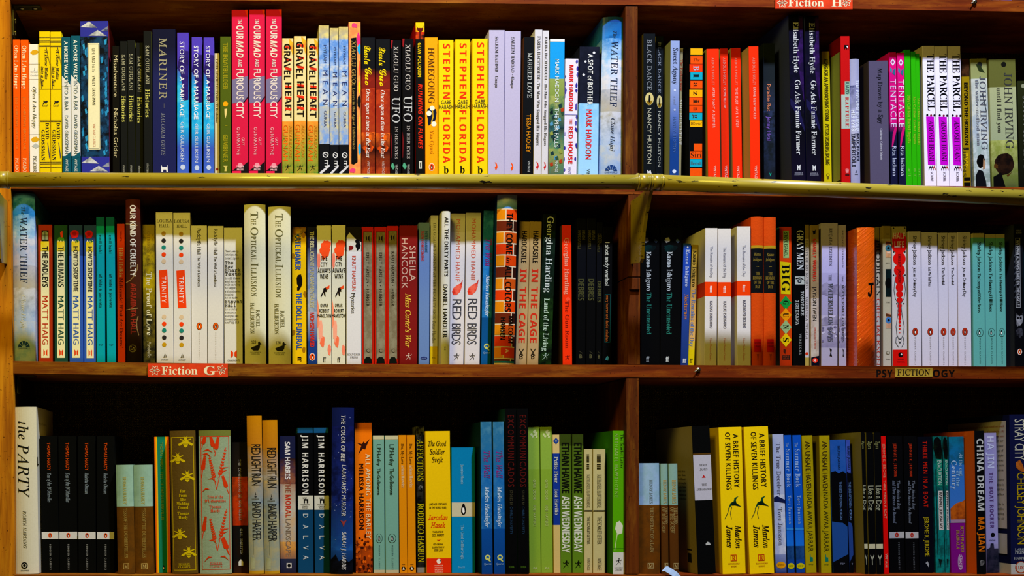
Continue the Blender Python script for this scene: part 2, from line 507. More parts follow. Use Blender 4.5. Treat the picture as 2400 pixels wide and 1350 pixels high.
def bottom_py(b):
    y = interp(TOPS[b['row']], b['xb'])
    return y
def build_book(b, name):
    row = b['row']
    rec = b['rec']/1000.0
    yb = bottom_py(b)
    k = S*(1+rec/D)
    W = b['w']*k
    zb = CZ+(VY-yb)*S                         # board top: same height at every depth
    zt = PZ(b['yt'], rec)
    Hh = zt-zb
    X0 = PX(b['xb'], rec)
    b['X'], b['Z'], b['W'], b['Hh'] = X0, zb, W, Hh
    root = bpy.data.objects.new(name, None)
    COL.objects.link(root)
    root.empty_display_size = 0.02
    yl = lambda py: PZ(py, rec)-zb            # photograph y -> height above the board
    dep = min(b['dep'], 160-b['rec'])/1000.0
    # --- cover: one wrap of card, cut into printed bands
    prof, r0 = spine_profile(W, b['hd'])
    t = 0.0022 if b['hd'] else 0.0005
    t = min(t, W*.12)
    outer = [(0, dep)]+prof+[(W, dep)]
    cx = W/2
    inner = []
    for (x, y) in outer:
        inner.append((min(max(x, t), W-t), y if y == dep else min(y+t, dep)))
    bd = bands(b['col'], b['yt'], yb)
    verts, faces, cols = [], [], []
    side = ink(b['side']) if b['side'] else None
    n = len(outer)
    for (y0, y1, c0, c1, m0, m1) in bd:
        z1 = min(yl(y0), Hh) if y0 > b['yt'] else Hh
        z0 = max(yl(y1), 0.0) if y1 < yb-.5 else 0.0
        if z1-z0 < 1e-5: continue
        base = len(verts)
        for (x, y) in outer: verts.append((x, y, z0))
        for (x, y) in outer: verts.append((x, y, z1))
        for i in range(n-1):
            faces.append((base+i, base+i+1, base+n+i+1, base+n+i))
            if side and (i == 0 or i == n-2):
                cols.append([(side, side)]*4)
            else:
                cols.append([(c1, m1), (c1, m1), (c0, m0), (c0, m0)])
    wc = bd[0][2] if b['hd'] else ink('d8ccb0')
    base = len(verts)
    for (x, y) in inner: verts.append((x, y, 0))
    for (x, y) in inner: verts.append((x, y, Hh))
    for (x, y) in outer: verts.append((x, y, 0))
    for (x, y) in outer: verts.append((x, y, Hh))
    for i in range(n-1):
        faces.append((base+i+1, base+i, base+n+i, base+n+i+1))
        faces.append((base+3*n+i, base+3*n+i+1, base+n+i+1, base+n+i))
        faces.append((base+2*n+i+1, base+2*n+i, base+i, base+i+1))
        cols += [[(wc, wc)]*4]*3
    for a_, b_ in ((0, 0), (n-1, 1)):
        q = (base+a_, base+2*n+a_, base+3*n+a_, base+n+a_)
        faces.append(q if b_ == 0 else q[::-1])
        cols.append([(wc, wc)]*4)
    m = b['m'] or (M_GLOSS if b['hd'] else M_COVER)
    cov = mesh_obj('cover', verts, faces, m, root, False, cols)
    # --- page block
    bm = bmesh.new()
    ins = 0.003 if b['hd'] else 0.0003
    yy0 = max(r0, .001)+t+.0002
    prism(bm, [(t+.0001, ins), (W-t-.0001, ins), (W-t-.0001, Hh-ins), (t+.0001, Hh-ins)], yy0, dep-(.003 if b['hd'] else .0005))
    bm_obj('page_block', bm, M_PAGES, root)
    # --- print
    items = []                      # (kind, low z, high z, verts, faces, tints, offset)
    flat_r = 0 if b['hd'] else r0*.35
    def put(kind, v2, tris, c, c2=None, lay=None):
        off = 0.00014+len(items)*min(0.000010, 0.0002/max(1, len(b['els'])))+(0.00004 if kind == 'let' else 0)
        vs = [(min(max(x, flat_r), W-flat_r), -off, min(max(z, 0.0), Hh)) for x, z in v2]
        c = ink(c)
        c2 = ink(c2) if c2 else c
        if lay is not None: vs = [(a_, y_-.00002*l_, z_) for (a_, y_, z_), l_ in zip(vs, lay)]
        zs = [v[2] for v in vs]
        items.append((kind, min(zs), max(zs), vs, [tuple(f) for f in tris], (c, c2)))
    for e in b['els']:
        if e[0] == 'T':
            _, s, y0, y1, h, c, u, f, ls = e
            v, tr, L = setline(s, f, ls)
            kx = (yl(y0)-yl(y1))/L
            kh = h*k/CAP[f]
            x = u*W+(v[:, 1]-CAP[f]/2)*kh
            z = yl(y0)-v[:, 0]*kx
            put('let', list(zip(x.tolist(), z.tolist())), tr.tolist(), c, None, v[:, 2].tolist())
        elif e[0] == 'H':
            _, s, y, h, c, wf, f, u = e
            v, tr, L = setline(s, f)
            kx = wf*W/L
            kh = h*k/CAP[f]
            x = u*W+(v[:, 0]-L/2)*kx
            z = yl(y)+(v[:, 1]-CAP[f]/2)*kh
            put('let', list(zip(x.tolist(), z.tolist())), tr.tolist(), c, None, v[:, 2].tolist())
        elif e[0] == 'C':
            _, y, r, c, u, c2, ry = e
            ry = ry or r
            q = [(u*W+r*k*math.cos(a), yl(y)+ry*k*math.sin(a)) for a in [2*math.pi*i/20 for i in range(20)]]
            put('art', q, [tuple(range(20))], c, c2)
        elif e[0] == 'P':
            _, pts, c, c2 = e
            q = [(u*W, yl(y)) for u, y in pts]
            ar = sum(q[i][0]*q[(i+1) % len(q)][1]-q[(i+1) % len(q)][0]*q[i][1] for i in range(len(q)))
            if ar < 0: q = q[::-1]
            put('art', q, [tuple(range(len(q)))], c, c2)
    for kind in ('art', 'let'):
        mine = sorted((it for it in items if it[0] == kind), key=lambda it: it[1])
        groups = []
        for it in mine:                  # print that stands apart is a piece of its own
            gap = (6 if kind == 'let' else max(5, .45*(it[2]-it[1])/k))*k
            if groups and it[1] < groups[-1][1]+gap:
                groups[-1][0].append(it)
                groups[-1][1] = max(groups[-1][1], it[2])
            else:
                groups.append([[it], it[2]])
        for g, _hi in groups:
            vs, fs, cs = [], [], []
            for it in g:
                n0 = len(vs)
                vs += it[3]
                for f in it[4]:
                    fs.append(tuple(n0+i for i in f))
                    cs.append([it[5]]*len(f))
            tall = max(v[2] for v in vs)-min(v[2] for v in vs)
            o = mesh_obj('lettering' if kind == 'let' else ('printed_emblem' if tall < 45*k else 'printed_artwork'), vs, fs, M_INK, root, False, cs)
            if b['hd']:                   # bend the print round the spine
                bm = bmesh.new()
                bm.from_mesh(o.data)
                for (px_, _y) in prof[1:-1]:
                    bmesh.ops.bisect_plane(bm, geom=bm.verts[:]+bm.edges[:]+bm.faces[:], plane_co=(px_, 0, 0), plane_no=(1, 0, 0), dist=1e-7)
                for v in bm.verts:
                    v.co.y += yprof(prof, v.co.x)
                bm.to_mesh(o.data)
                bm.free()
    # --- print on the covers that show beside the spine
    for q in b.get('cov') or ():
        sx, kind, d0, d1, y, h, c, s = q            # side (-1 left, 1 right), mm from the spine, px
        xf = -0.0002 if sx < 0 else W+0.0002
        if kind == 'R':
            vs = [(xf, d0/1000, yl(y)), (xf, d1/1000, yl(y)), (xf, d1/1000, yl(h)), (xf, d0/1000, yl(h))]
            fs = [(0, 1, 2, 3)]
        else:
            v, tr, L = setline(s, 's')
            xf -= 0.0001*(1 if sx < 0 else -1)
            vs = [(xf, (d1-(d1-d0)*a/L)/1000 if sx < 0 else (d0+(d1-d0)*a/L)/1000, yl(y)+(b_-.35)*h*k/CAP['s']) for a, b_, _l in v.tolist()]
            fs = [tuple(t) for t in tr.tolist()]
        cc = ink(c)
        mesh_obj('cover_print' if kind == 'R' else 'lettering', vs, fs, M_INK, root, False, [[(cc, cc)]*len(f) for f in fs])
    return root

def copy_tree(o, parent=None):
    c = o.copy()
    COL.objects.link(c)
    c.parent = parent
    for ch in list(o.children):
        copy_tree(ch, c)
    return c

def slant(b):
    yb = bottom_py(b)
    return math.atan2((b['xt']-b['xb']), (yb-b['yt']))

def trim():
    """neighbours on a board must not cut into one another: share out any overlap"""
    for a, b in zip(BOOKS, BOOKS[1:]):
        if a['row'] != b['row'] or (a['xb'] < 1480) != (b['xb'] < 1480): continue
        for _ in range(2):
            yt = max(a['yt'], b['yt'])
            def edge(q, y, right):
                yb = bottom_py(q)
                f = (yb-y)/(yb-q['yt'])
                x = q['xb']+(q['xt']-q['xb'])*f+(q['w'] if right else 0)
                # world x at the spine; deeper spines sit further out
                return (x-VX)*(1+q['rec']/1000/D)
            ov_t = edge(a, yt, True)+.6-edge(b, yt, False)
            ov_b = edge(a, 0+bottom_py(a), True)+.6-edge(b, bottom_py(b), False)
            for ov, key in ((ov_t, 't'), (ov_b, 'b')):
                if ov > 0:
                    cut = ov/2
                    a['w'] -= cut
                    if key == 't': b['xt'] += cut
                    else: b['xb'] += cut
                    b['w'] -= cut*.5
ORD = {2: ['left of two', 'right of two'], 3: ['left of three', 'middle of three', 'right of three'],
       4: ['first of four', 'second of four', 'third of four', 'last of four']}
PLACE = {(0, 0): 'uppermost shelf left', (0, 1): 'cut off by the top edge', (1, 0): 'top shelf, left bay', (1, 1): 'top shelf, right bay', (2, 0): 'middle shelf, left bay',
         (2, 1): 'middle shelf, right bay', (3, 0): 'bottom shelf, left bay', (3, 1): 'bottom shelf, right bay'}
def make_books():
    trim()
    roots = {}
    runs = {}
    for i, b in enumerate(BOOKS):
        runs.setdefault(b['proto'] if b['proto'] is not None else i, []).append(i)
    for i, b in enumerate(BOOKS):
        nm = 'hardback_book' if b['hd'] else 'paperback_book'
        if b['proto'] is None:
            r = build_book(b, nm)
        else:
            p = BOOKS[b['proto']]
            r = copy_tree(roots[b['proto']])
            rec = b['rec']/1000.0
            b['X'], b['Z'] = PX(b['xb'], rec), CZ+(VY-bottom_py(b))*S
            r.scale = (b['w']*(1+rec/D)*S/p['W'], 1, (PZ(b['yt'], rec)-b['Z'])/p['Hh'])
        roots[i] = r
        a = slant(b)
        # a book leaning left or right rests on a lower corner
        z = b['Z']+0.0002
        if a > 0: z += math.sin(a)*b['w']*S
        r.location = (b['X'], b['rec']/1000.0, z)
        r.rotation_euler = (0, a, 0)
        run = runs[b['proto'] if b['proto'] is not None else i]
        bay = 0 if b['xb'] < 1480 else 1
        lb = b['lb']
        if len(run) > 1: lb += ', '+ORD[len(run)][run.index(i)]
        lb += ', '+PLACE[b['row'], bay]
        tag(r, lb, 'book', {0: 'books above the frame edge', 1: 'books on the top shelf', 2: 'books on the middle shelf', 3: 'books on the bottom shelf'}[b['row']]+(', left bay' if bay == 0 else ', right bay'))

# ================================================================== THE BOOKCASE
DEPTH = 0.165
def struct(o):
    o['kind'] = 'structure'
    return o
def board(name, n, x0, x1, thick, m, y0=0.0, parent=None):
    t = TOPS[n]
    pts = [x for x in [x0]+[p[0] for p in t if x0 < p[0] < x1]+[x1]]
    top = [(CX+(x-VX)*S, CZ+(VY-interp(t, x))*S) for x in pts]
    bot = [(x, z-thick) for x, z in top]
    bm = bmesh.new()
    prism(bm, top+bot[::-1], y0, DEPTH, 0.0008)
    o = bm_obj(name, bm, m, parent)
    return o
case = bpy.data.objects.new('bookcase', None)
COL.objects.link(case)
tag(case, 'stained wooden bookcase with dappled board edges that fills the picture', 'bookcase')
SH = {}
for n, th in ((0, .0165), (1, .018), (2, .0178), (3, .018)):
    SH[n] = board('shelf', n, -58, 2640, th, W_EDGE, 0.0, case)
def stud(name, pts, y0, y1, m, parent=case):
    bm = bmesh.new()
    prism(bm, [(CX+(x-VX)*S, CZ+(VY-y)*S) for x, y in pts], y0, y1, 0.0007)
    return bm_obj(name, bm, m, parent)
def top(n, x): return interp(TOPS[n], x)
# left side: the bright front post, the darker inner board behind it
stud('side_post', [(-90, -700), (19, -700), (25, 400), (27, 650), (33, 1000), (35, 1600), (-90, 1600)], -0.001, 0.012, W_POST)
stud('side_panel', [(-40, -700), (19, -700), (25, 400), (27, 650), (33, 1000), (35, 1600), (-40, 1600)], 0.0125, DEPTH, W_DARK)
# dividers between the two bays, one to a shelf
E_ = 1.0
stud('divider_panel', [(1466, top(0, 1470)+30), (1495, top(0, 1490)+30), (1495, top(1, 1490)-E_), (1466, top(1, 1470)-E_)], 0.0005, DEPTH, W_DIV)
stud('divider_panel', [(1473, top(1, 1473)+31), (1501, top(1, 1500)+31), (1501, 648), (1473, 648)], 0.0005, DEPTH, W_DIV)
stud('divider_panel', [(1473, 650), (1501, 650), (1501, top(2, 1500)-E_), (1473, top(2, 1473)-E_)], 0.001, DEPTH, W_DIV)
stud('divider_batten', [(1474, 652), (1499, 652), (1499, 679), (1474, 679)], -0.0025, 0.0005, W_DIV)
stud('divider_panel', [(1468, top(2, 1468)+31), (1498, top(2, 1498)+31), (1498, top(3, 1498)-E_), (1468, top(3, 1468)-E_)], 0.0005, DEPTH, W_DIV)
stud('divider_panel', [(1468, -700), (1497, -700), (1497, top(0, 1490)-E_), (1468, top(0, 1470)-E_)], 0.0005, DEPTH, W_DIV)
stud('side_panel', [(2600, -700), (2636, -700), (2636, 1600), (2600, 1600)], 0.0005, DEPTH, W_DIV)
# cloth-covered back: slightly slack burlap over the backboard
bm = bmesh.new()
gx, gz = 90, 60
vs = {}
for i in range(gx+1):
    for j in range(gz+1):
        x = CX+(-60+2700*i/gx-VX)*S
        z = CZ+(VY-(-700+2300*j/gz))*S
        vs[i, j] = bm.verts.new((x, DEPTH+0.0025-0.001*math.sin(i*1.3+j*.6)-0.0008*math.sin(j*1.9), z))
for i in range(gx):
    for j in range(gz):
        bm.faces.new((vs[i, j], vs[i+1, j], vs[i+1, j+1], vs[i, j+1]))
bm_obj('burlap_backing', bm, M_BURLAP, case, True)
bm = bmesh.new()
prism(bm, [(CX+(-60-VX)*S, CZ+(VY+700)*S), (CX+(2640-VX)*S, CZ+(VY+700)*S), (CX+(2640-VX)*S, CZ+(VY-1600)*S), (CX+(-60-VX)*S, CZ+(VY-1600)*S)], DEPTH+0.006, DEPTH+0.014)
bm_obj('back_board', bm, W_DARK, case)
# the frayed fold in the burlap behind the bottom right bay
bm = bmesh.new()
q = random.Random(2)
for k in range(26):
    x = PX(1632+q.random()*170, .13); z = PZ(985+q.random()*12, .13)
    h = (18+26*q.random())*S
    dx = (q.random()-.5)*.02
    r_ = .00035
    tube(bm, (x, .158, z), (x+dx, .150-.012*q.random(), z+h), r_, 5)
bm_obj('frayed_threads', bm, m_plain('brown_burlap_thread', '6c4814', .9), case)

# ------------------------------------------------------------------ ladder rail
RY = -0.084
def RP(x, y): return Vector((PX(x, RY), RY, PZ(y, RY)))
rail = bpy.data.objects.new('ladder_rail', None)
COL.objects.link(rail)
tag(rail, 'olive yellow painted ladder rail with chipped paint across the shelf fronts', 'rail')
RR = 0.0098
JX = 1520
bm = bmesh.new(); tube(bm, RP(6, 421.5), RP(JX, 427), RR, 36); bm_obj('rail_tube', bm, M_PAINT, rail, True)
bm = bmesh.new(); tube(bm, RP(JX, 426.5), RP(2480, 467), RR*1.04, 36); bm_obj('rail_tube', bm, M_PAINT, rail, True)
bm = bmesh.new(); tube(bm, RP(-90, 421), RP(6, 421.5), RR, 36); bm_obj('rail_tube', bm, M_PAINT, rail, True)
def collar(x0, x1, ya, yb, r):
    bm = bmesh.new()
    p, q = RP(x0, ya), RP(x1, yb)
    d = (q-p).normalized()
    tube(bm, p, q, r, 36)
    tube(bm, p-d*.0006, p+d*.0012, r*1.05, 36)
    tube(bm, q-d*.0012, q+d*.0006, r*1.05, 36)
    bm_obj('rail_collar', bm, M_PAINT, rail, True)
collar(1493, 1519, 427, 427, RR*1.13)
collar(1524, 1549, 427.5, 428, RR*1.10)
collar(-10, 20, 421, 421.5, RR*1.13)
def bracket(px):
    """flat plate square to the shelf front, wide at the rail and narrow below"""
    xw = CX+(px-VX)*S
    prof = [(-0.0015, 472), (-0.0015, 618), (-0.040, 616), (-0.046, 606), (-0.0475, 585), (-0.052, 545), (-0.062, 505), (-0.074, 470), (-0.088, 432), (-0.080, 438), (-0.062, 446), (-0.03, 462)]
    bm = bmesh.new()
    zz = [(y, PZ(p, y)) for y, p in prof]
    a = [bm.verts.new((xw-.0022, y, z)) for y, z in zz]
    b_ = [bm.verts.new((xw+.0022, y, z)) for y, z in zz]
    bm.faces.new(a); bm.faces.new(b_[::-1])
    n_ = len(a)
    for i in range(n_): bm.faces.new((a[i], b_[i], b_[(i+1) % n_], a[(i+1) % n_]))
    bm_obj('rail_bracket', bm, M_PAINT, rail)
bracket(1481)
bracket(14)

# ------------------------------------------------------------------ corner braces and screws
def brace(px, y_in, arm, drop, m=M_IRON, screws=True):
    ax = CX+(px-VX)*S
    zt = CZ+(VY-y_in)*S
    root = bpy.data.objects.new('corner_brace', None)
    COL.objects.link(root)
    root.location = (ax, .03, zt)
    bm = bmesh.new()
    prism(bm, [(0, 0), (arm, 0), (arm, -.0022), (0, -.0022)], -.009, .009, .0006)
    bm_obj('top_arm', bm, m, root)
    bm = bmesh.new()
    prism(bm, [(0, -.0022), (.0022, -.0022), (.0022, -drop), (0, -drop)], -.009, .009, .0006)
    bm_obj('side_arm', bm, m, root)
    if screws:
        for dx in (.3, .78):
            bm = bmesh.new(); tube(bm, (arm*dx, 0, -.0022), (arm*dx, 0, -.0042), .0042, 16); bm_obj('screw_head', bm, M_STEEL, root, True)
        for dz in (.45, .85):
            bm = bmesh.new(); tube(bm, (.0022, 0, -drop*dz), (.0042, 0, -drop*dz), .0038, 16); bm_obj('screw_head', bm, M_STEEL, root, True)
    return root
tag(brace(21.5, top(0, 30)+27.8, .040, .044), 'dark metal corner brace at the top left under the board', 'bracket')
tag(brace(32.8, top(2, 40)+29.9, .026, .026, screws=False), 'small dark corner brace under the middle board at left', 'bracket')
def screw(px, y, label):
    root = bpy.data.objects.new('wood_screw', None)
    COL.objects.link(root)
    root.location = (CX+(px-VX)*S, 0, CZ+(VY-y)*S)
    bm = bmesh.new(); tube(bm, (0, .004, 0), (0, -.0028, 0), .0031, 20); bmesh.ops.bevel(bm, geom=[e for e in bm.edges], offset=.0006, segments=2, affect='EDGES'); bm_obj('screw_head', bm, M_STEEL, root, True)
    bm = bmesh.new()
    prism(bm, [(-.0022, -.0003), (.0022, -.0003), (.0022, .0003), (-.0022, .0003)], -.0031, -.0027)
    prism(bm, [(-.0003, -.0022), (.0003, -.0022), (.0003, .0022), (-.0003, .0022)], -.0031, -.0027)
    bm_obj('cross_slot', bm, M_IRON, root)
    bm = bmesh.new(); tube(bm, (0, -.001, 0), (-.0065, -.004, -.0032), .0008, 8); bm_obj('bent_pin', bm, M_STEEL, root, True)
    tag(root, label, 'screw')
screw(1636, 866.5, 'round-headed metal screw in the middle board edge, right bay')
screw(2283, 5, 'bent metal screw in the top board edge near the right')

# ------------------------------------------------------------------ signs
def text_mesh(name, items, m, parent, yoff):
    vs, fs = [], []
    for s, x0, x1, yc, h, f, ls in items:      # photograph pixels
        v, tr, L = setline(s, f, ls)
        kx = (x1-x0)*S/L
        kh = h*S/CAP[f]
        base = len(vs)
        for a, b_, _l in v.tolist(): vs.append((CX+(x0-VX)*S+a*kx, yoff, CZ+(VY-yc)*S+(b_-CAP[f]/2)*kh))
        fs += [tuple(base+i for i in t) for t in tr.tolist()]
    me = bpy.data.meshes.new(name)
    me.from_pydata(vs, [], fs)
    me.materials.append(m)
    o = bpy.data.objects.new(name, me); COL.objects.link(o); o.parent = parent
    return o
def flower(bm, x, y, r, y0, petals=6, rot=0.0):
    cx, cz = CX+(x-VX)*S, CZ+(VY-y)*S
    for k in range(petals):
        a = rot+2*math.pi*k/petals
        for s_ in (0,):
            # outline of a petal
            outer, inner = [], []
            for i in range(9):
                t = i/8
                w_ = math.sin(math.pi*t)*.26
                outer.append((t, w_))
            pts = outer+[(t, -w_) for t, w_ in outer[::-1][1:-1]]
            def tr_(p, k2): 
                px_, pz_ = p[0], p[1]*k2
                if k2 < 1: px_ = .12+px_*.76
                return (cx+r*S*(px_*math.cos(a)-pz_*math.sin(a)), cz+r*S*(px_*math.sin(a)+pz_*math.cos(a)))
            o_ = [bm.verts.new((tr_(p, 1)[0], y0, tr_(p, 1)[1])) for p in pts]
            i_ = [bm.verts.new((tr_(p, .62)[0], y0, tr_(p, .62)[1])) for p in pts]
            n_ = len(pts)
            for i in range(n_): bm.faces.new((o_[i], o_[(i+1) % n_], i_[(i+1) % n_], i_[i]))
def sign(x0, x1, y0, y1, s, tx0, tx1, ty, th, label, slope=0):
    root = bpy.data.objects.new('shelf_sign', None)
    COL.objects.link(root)
    bm = bmesh.new()
    prism(bm, [(CX+(x-VX)*S, CZ+(VY-y)*S) for x, y in ((x0, y0), (x1, y0+slope), (x1, y1+slope), (x0, y1))], -.0032, -.0012, .0006)
    bm_obj('sign_card', bm, M_SIGN, root)
    text_mesh('lettering', s, M_WHITE, root, -.0034)
    ym = (y0+y1)/2
    for a_ in ((x0+16, ym, 13, -.0034), (x1-15, ym-1, 12, -.0034, 6, .3)):
        bm = bmesh.new()
        flower(bm, *a_)
        bm_obj('flower_drawing', bm, M_WHITE, root)
    tag(root, label, 'sign')
sign(347, 534, 852.5, 884.5, [('Fiction', 379, 463, 869, 19, 'S', 0), ('G', 478, 506, 869, 20, 'S', 0)], 0, 0, 0, 0, 'orange sign reading Fiction G on the middle board')
sign(1815, 1996, -6, 23, [('Fiction', 1845, 1928, 8.5, 17, 'S', 0), ('H', 1946, 1972, 8.5, 18, 'S', 0)], 0, 0, 0, 0, 'orange sign reading Fiction H at the top edge', 1)
root = bpy.data.objects.new('tape_label', None); COL.objects.link(root)
bm = bmesh.new(); prism(bm, [(CX+(x-VX)*S, CZ+(VY-y)*S) for x, y in ((2097, 862.5), (2185, 862), (2185, 883), (2097, 883.5))], -.0009, -.0005)
bm_obj('tape_strip', bm, M_TAPE, root)
text_mesh('lettering', [('FICTION', 2102, 2179, 872.5, 14, 's', 0)], M_STENCIL, root, -.0011)
tag(root, 'yellow tape label reading FICTION on the middle board', 'label')
text_mesh('stencil_lettering', [('PSY', 2054, 2092, 875, 18, 'N', .02), ('OGY', 2186, 2238, 875, 17, 'N', .02)], M_STENCIL, case, -.0003)

# ------------------------------------------------------------------ ribbon and card lying on the bottom board
bm = bmesh.new()
pts = [(1556, 1334, .004, .006), (1562, 1333, .0, .010), (1572, 1339, -.004, .006), (1584, 1347, -.008, .0), (1592, 1356, -.010, -.010)]
prev = None
for x, y, yy, lift in pts:
    X, Z = PX(x, yy), PZ(y, yy)
    a = [bm.verts.new((X-.003, yy, Z-.003)), bm.verts.new((X+.002, yy, Z+.0035)), bm.verts.new((X+.002, yy+.0006, Z+.0035)), bm.verts.new((X-.003, yy+.0006, Z-.003))]
    if prev:
        for i in range(4): bm.faces.new((prev[i], a[i], a[(i+1) % 4], prev[(i+1) % 4]))
    else: bm.faces.new(a[::-1])
    prev = a
bm.faces.new(prev)
o = bm_obj('ribbon_marker', bm, M_RIBBON)
tag(o, 'pale blue ribbon hanging over the bottom board edge, right bay', 'ribbon')

# ================================================================== TOP SHELF, LEFT BAY
def happy(t, a, p):
    return [T('Often I Am Happy', 107, 209, 8, 'fff0d8', .5, 's'), T('JENS CHRISTIAN GRONDAHL', 227, 352, 5.5, 'd8823c', .5, 'g', .05), T('PICADOR', 371, 410, 7, 'f8e0c0', .5, 's')]
B(1, 30, 32, 16, 93, 'ee5a12', happy(0, 0, 0), 'slim orange paperback with cream lettering')
K(48, 49, 18, 93.5)
B(1, 68, 70, 25, 104, 'ececf6', [P([(.1, 124), (.35, 118), (.7, 117), (1, 122), (.7, 128), (.35, 129)], 'd8a828'), P([(.1, 328), (.35, 322), (.7, 321), (1, 328), (.7, 333), (.35, 334)], 'd8a828'),
    R(150, 151, 0, 1, 'a8a8b4'), R(186, 187, 0, 1, 'a8a8b4'), P([(.2, 343), (.6, 336), (1, 343), (.6, 349)], 'b4bcc8'),
    H('J', 162, 5, '9098a8', .12), H('Christian', 169, 4, '9098a8', .75), H('Grondahl', 177, 4, '9098a8', .75), T('Often I Am Happy', 204, 301, 8, '44484c', .5, 'i'), T('PICADOR', 366, 403, 8, '33363a', .5, 's'), R(315, 316, 0, 1, 'a8a8b4')],
    'white paperback with small yellow leaves', side='d8d4c8')
def horse1():
    e = []
    for y in (88, 96, 99, 107, 109, 209, 281, 285, 380, 384, 392): e.append(R(y, y+1.2, 0, 1, '2c2a30'))
    e += [P([(.62, 110), (.68, 110), (1, 150), (1, 154)], '2c2a30'), P([(.0, 150), (.03, 150), (.22, 208), (.17, 208)], '2c2a30')]
    e += [T('A Horse Walks', 116, 186, 7, '2a2830', .66, 'I'), T('into a Bar', 156, 203, 7, '2a2830', .3, 'I'), T('DAVID', 288, 326, 8, '2a2830', .7, 'S', .06), T('GROSSMAN', 305, 376, 8, '2a2830', .3, 'S', .06), H('Knopf', 248, 4, '2a2830', .5, 'S')]
    e += [P([(.35, 236), (.5, 238), (.7, 236), (.78, 239), (.66, 241), (.62, 245), (.56, 242), (.42, 242), (.32, 246), (.3, 243), (.38, 240)], '2a2830'), P([(.7, 335), (.76, 335), (.95, 370), (.86, 372)], '3a3a66')]
    return e
B(1, 91, 94, 26, 74, 'e8cc0c', horse1(), 'bright yellow paperback with slanted black lettering')
K(118, 119, 26, 74.5)
B(1, 144, 147, 21, 87, [(87, '0c5470'), (190, 'dcdce6'), (366, '0c5470')],
  [P([(0, 176), (1, 199), (1, 188), (0, 165)], '0c5470'), P([(0, 178), (1, 200), (1, 203), (0, 203)], 'dcdce6'), P([(0, 371), (1, 356), (1, 368), (0, 376)], '0c5470'),
   T('A HORSE WALKS', 97, 191, 8.5, 'eef0f4', .5, 'G'), T('INTO A BAR', 193, 260, 8.5, '2c5068', .5, 'g'), T('DAVID GROSSMAN', 271, 361, 7.5, '2c5068', .5, 'g'), T('VINTAGE', 373, 402, 5.5, 'e8ecf0', .5, 'g')],
  'teal and white paperback with diagonal colour split', side='0c4a60')
K(166, 167, 22, 84)
def fate():
    e = []
    for (a, b_, c) in ((50, 86, 0), (368, 412, 1)):
        y = a
        e += [P([(.0, y+14), (.32, y+0.5), (.62, y+16)], 'c8ccd8', '6a6e80'), P([(.3, y+34), (.62, y+21), (.95, y+35)], 'c8ccd8', '6a6e80'), P([(.72, y+24), (1, y+12), (1, y+24)], '8a90a8', '404870')]
    q = random.Random(3)
    for i in range(46):
        y = 92+q.random()*268
        u = q.choice((.02, .08, .14, .19, .72, .78, .85, .92))
        e.append(P([(u, y), (u+.05+.05*q.random(), y-5+3*q.random()), (u+.09, y+8), (u+.03, y+12)], q.choice(('2888c8', '1c70b0', '184878', '2c94d4'))))
    e += [R(102, 351, .26, .68, 'e6e0c0'), R(104, 349, .285, .295, '24303c'), R(104, 349, .645, .655, '24303c'), R(104, 105, .285, .655, '24303c'), R(348, 349, .285, .655, '24303c')]
    e += [T('LIFE AND FATE', 115, 169, 7, '1a2028', .47, 'G', .04), T('VASILY GROSSMAN', 178, 247, 7, '1a2028', .47, 'G', .04), T('VINTAGE CLASSICS', 291, 345, 5.5, 'b04838', .47)]
    return e
B(1, 187, 191, 66, 50, [(50, '2c30a0'), (86, '0a1422', None, '14406c'), (368, '2c30a0')], fate(), 'thick navy book patterned with white mountains', side='8c3040', rec=4)
B(1, 263, 264, 16, 108, '15130f', [T('Misadventure', 130, 227, 9, 'c8bc96', .5, 'g'), T('Nicholas Grider', 255, 370, 9, 'c8bc96', .5, 'g')], 'slim black paperback with thin cream lettering')
B(1, 281, 283, 17, 97, '1a1d1e', [T('SAM GUGLANI', 129, 213, 7, 'aaa78e', .5, 's', .06), T('Histories', 225, 286, 9, 'c2be62', .5, 's'), T('riverrun', 388, 408, 5.5, '9a9a90', .5, 's')], 'slim charcoal paperback with pale green title', side='6c6a20')
K(298, 299, 18, 95)
K(318, 319, 17, 101)
K(336, 338, 18, 73, rec=4)
B(1, 357, 358, 54, 69, [(69, '101236'), (110, '101236', '1c2058'), (180, '1c2058')],
  [T('MARINER', 90, 233, 17, '9a9478', .46, 's', .12), R(243, 254, .49, .51, '5c5a60'), T('MALCOLM GUITE', 265, 365, 8.5, '7c8090', .46, 'i', .06), P([(.36, 386), (.42, 392), (.6, 392), (.64, 387), (.66, 404), (.6, 404), (.58, 398), (.46, 398), (.44, 404), (.38, 404)], 'dcdce0')],
  'wide dark navy hardback-size book with large dull gold title')
def marriage():
    return [P([(0, 160), (.3, 172), (.42, 195), (.3, 225), (.55, 236), (1, 234), (1, 120), (.3, 118)], '2c1c78', '241660'), T('STORY OF A MARRIAGE', 98, 275, 10.5, 'e8e8f4', .42), T('GEIR GULLIKSEN', 286, 379, 8, 'c8d0ec', .46), C(392, 6, 'b8c4e0')]
B(1, 415, 415, 27, 77, [(77, '4a38b4'), (150, '4a38b4', '1c8cd0', '3424a0', '30a0dc'), (200, '1c98d8', '1c98d8', '38b0e0'), (300, '1c98d8', '3450b4'), (345, '3450b4', '3c60c8')], marriage(), 'purple and cyan watercolour paperback')
K(449, 449, 25, 87)
K(477, 477, 25, 88)
B(1, 502, 503, 12, 125, 'c8b88c', [T('CANEK SANCHEZ GUEVARA - 33 Revolutions', 139, 289, 5.5, '4c3c24', .5, 'S'), C(397, 3, '8c2418')], 'very thin cream paperback', rec=9)
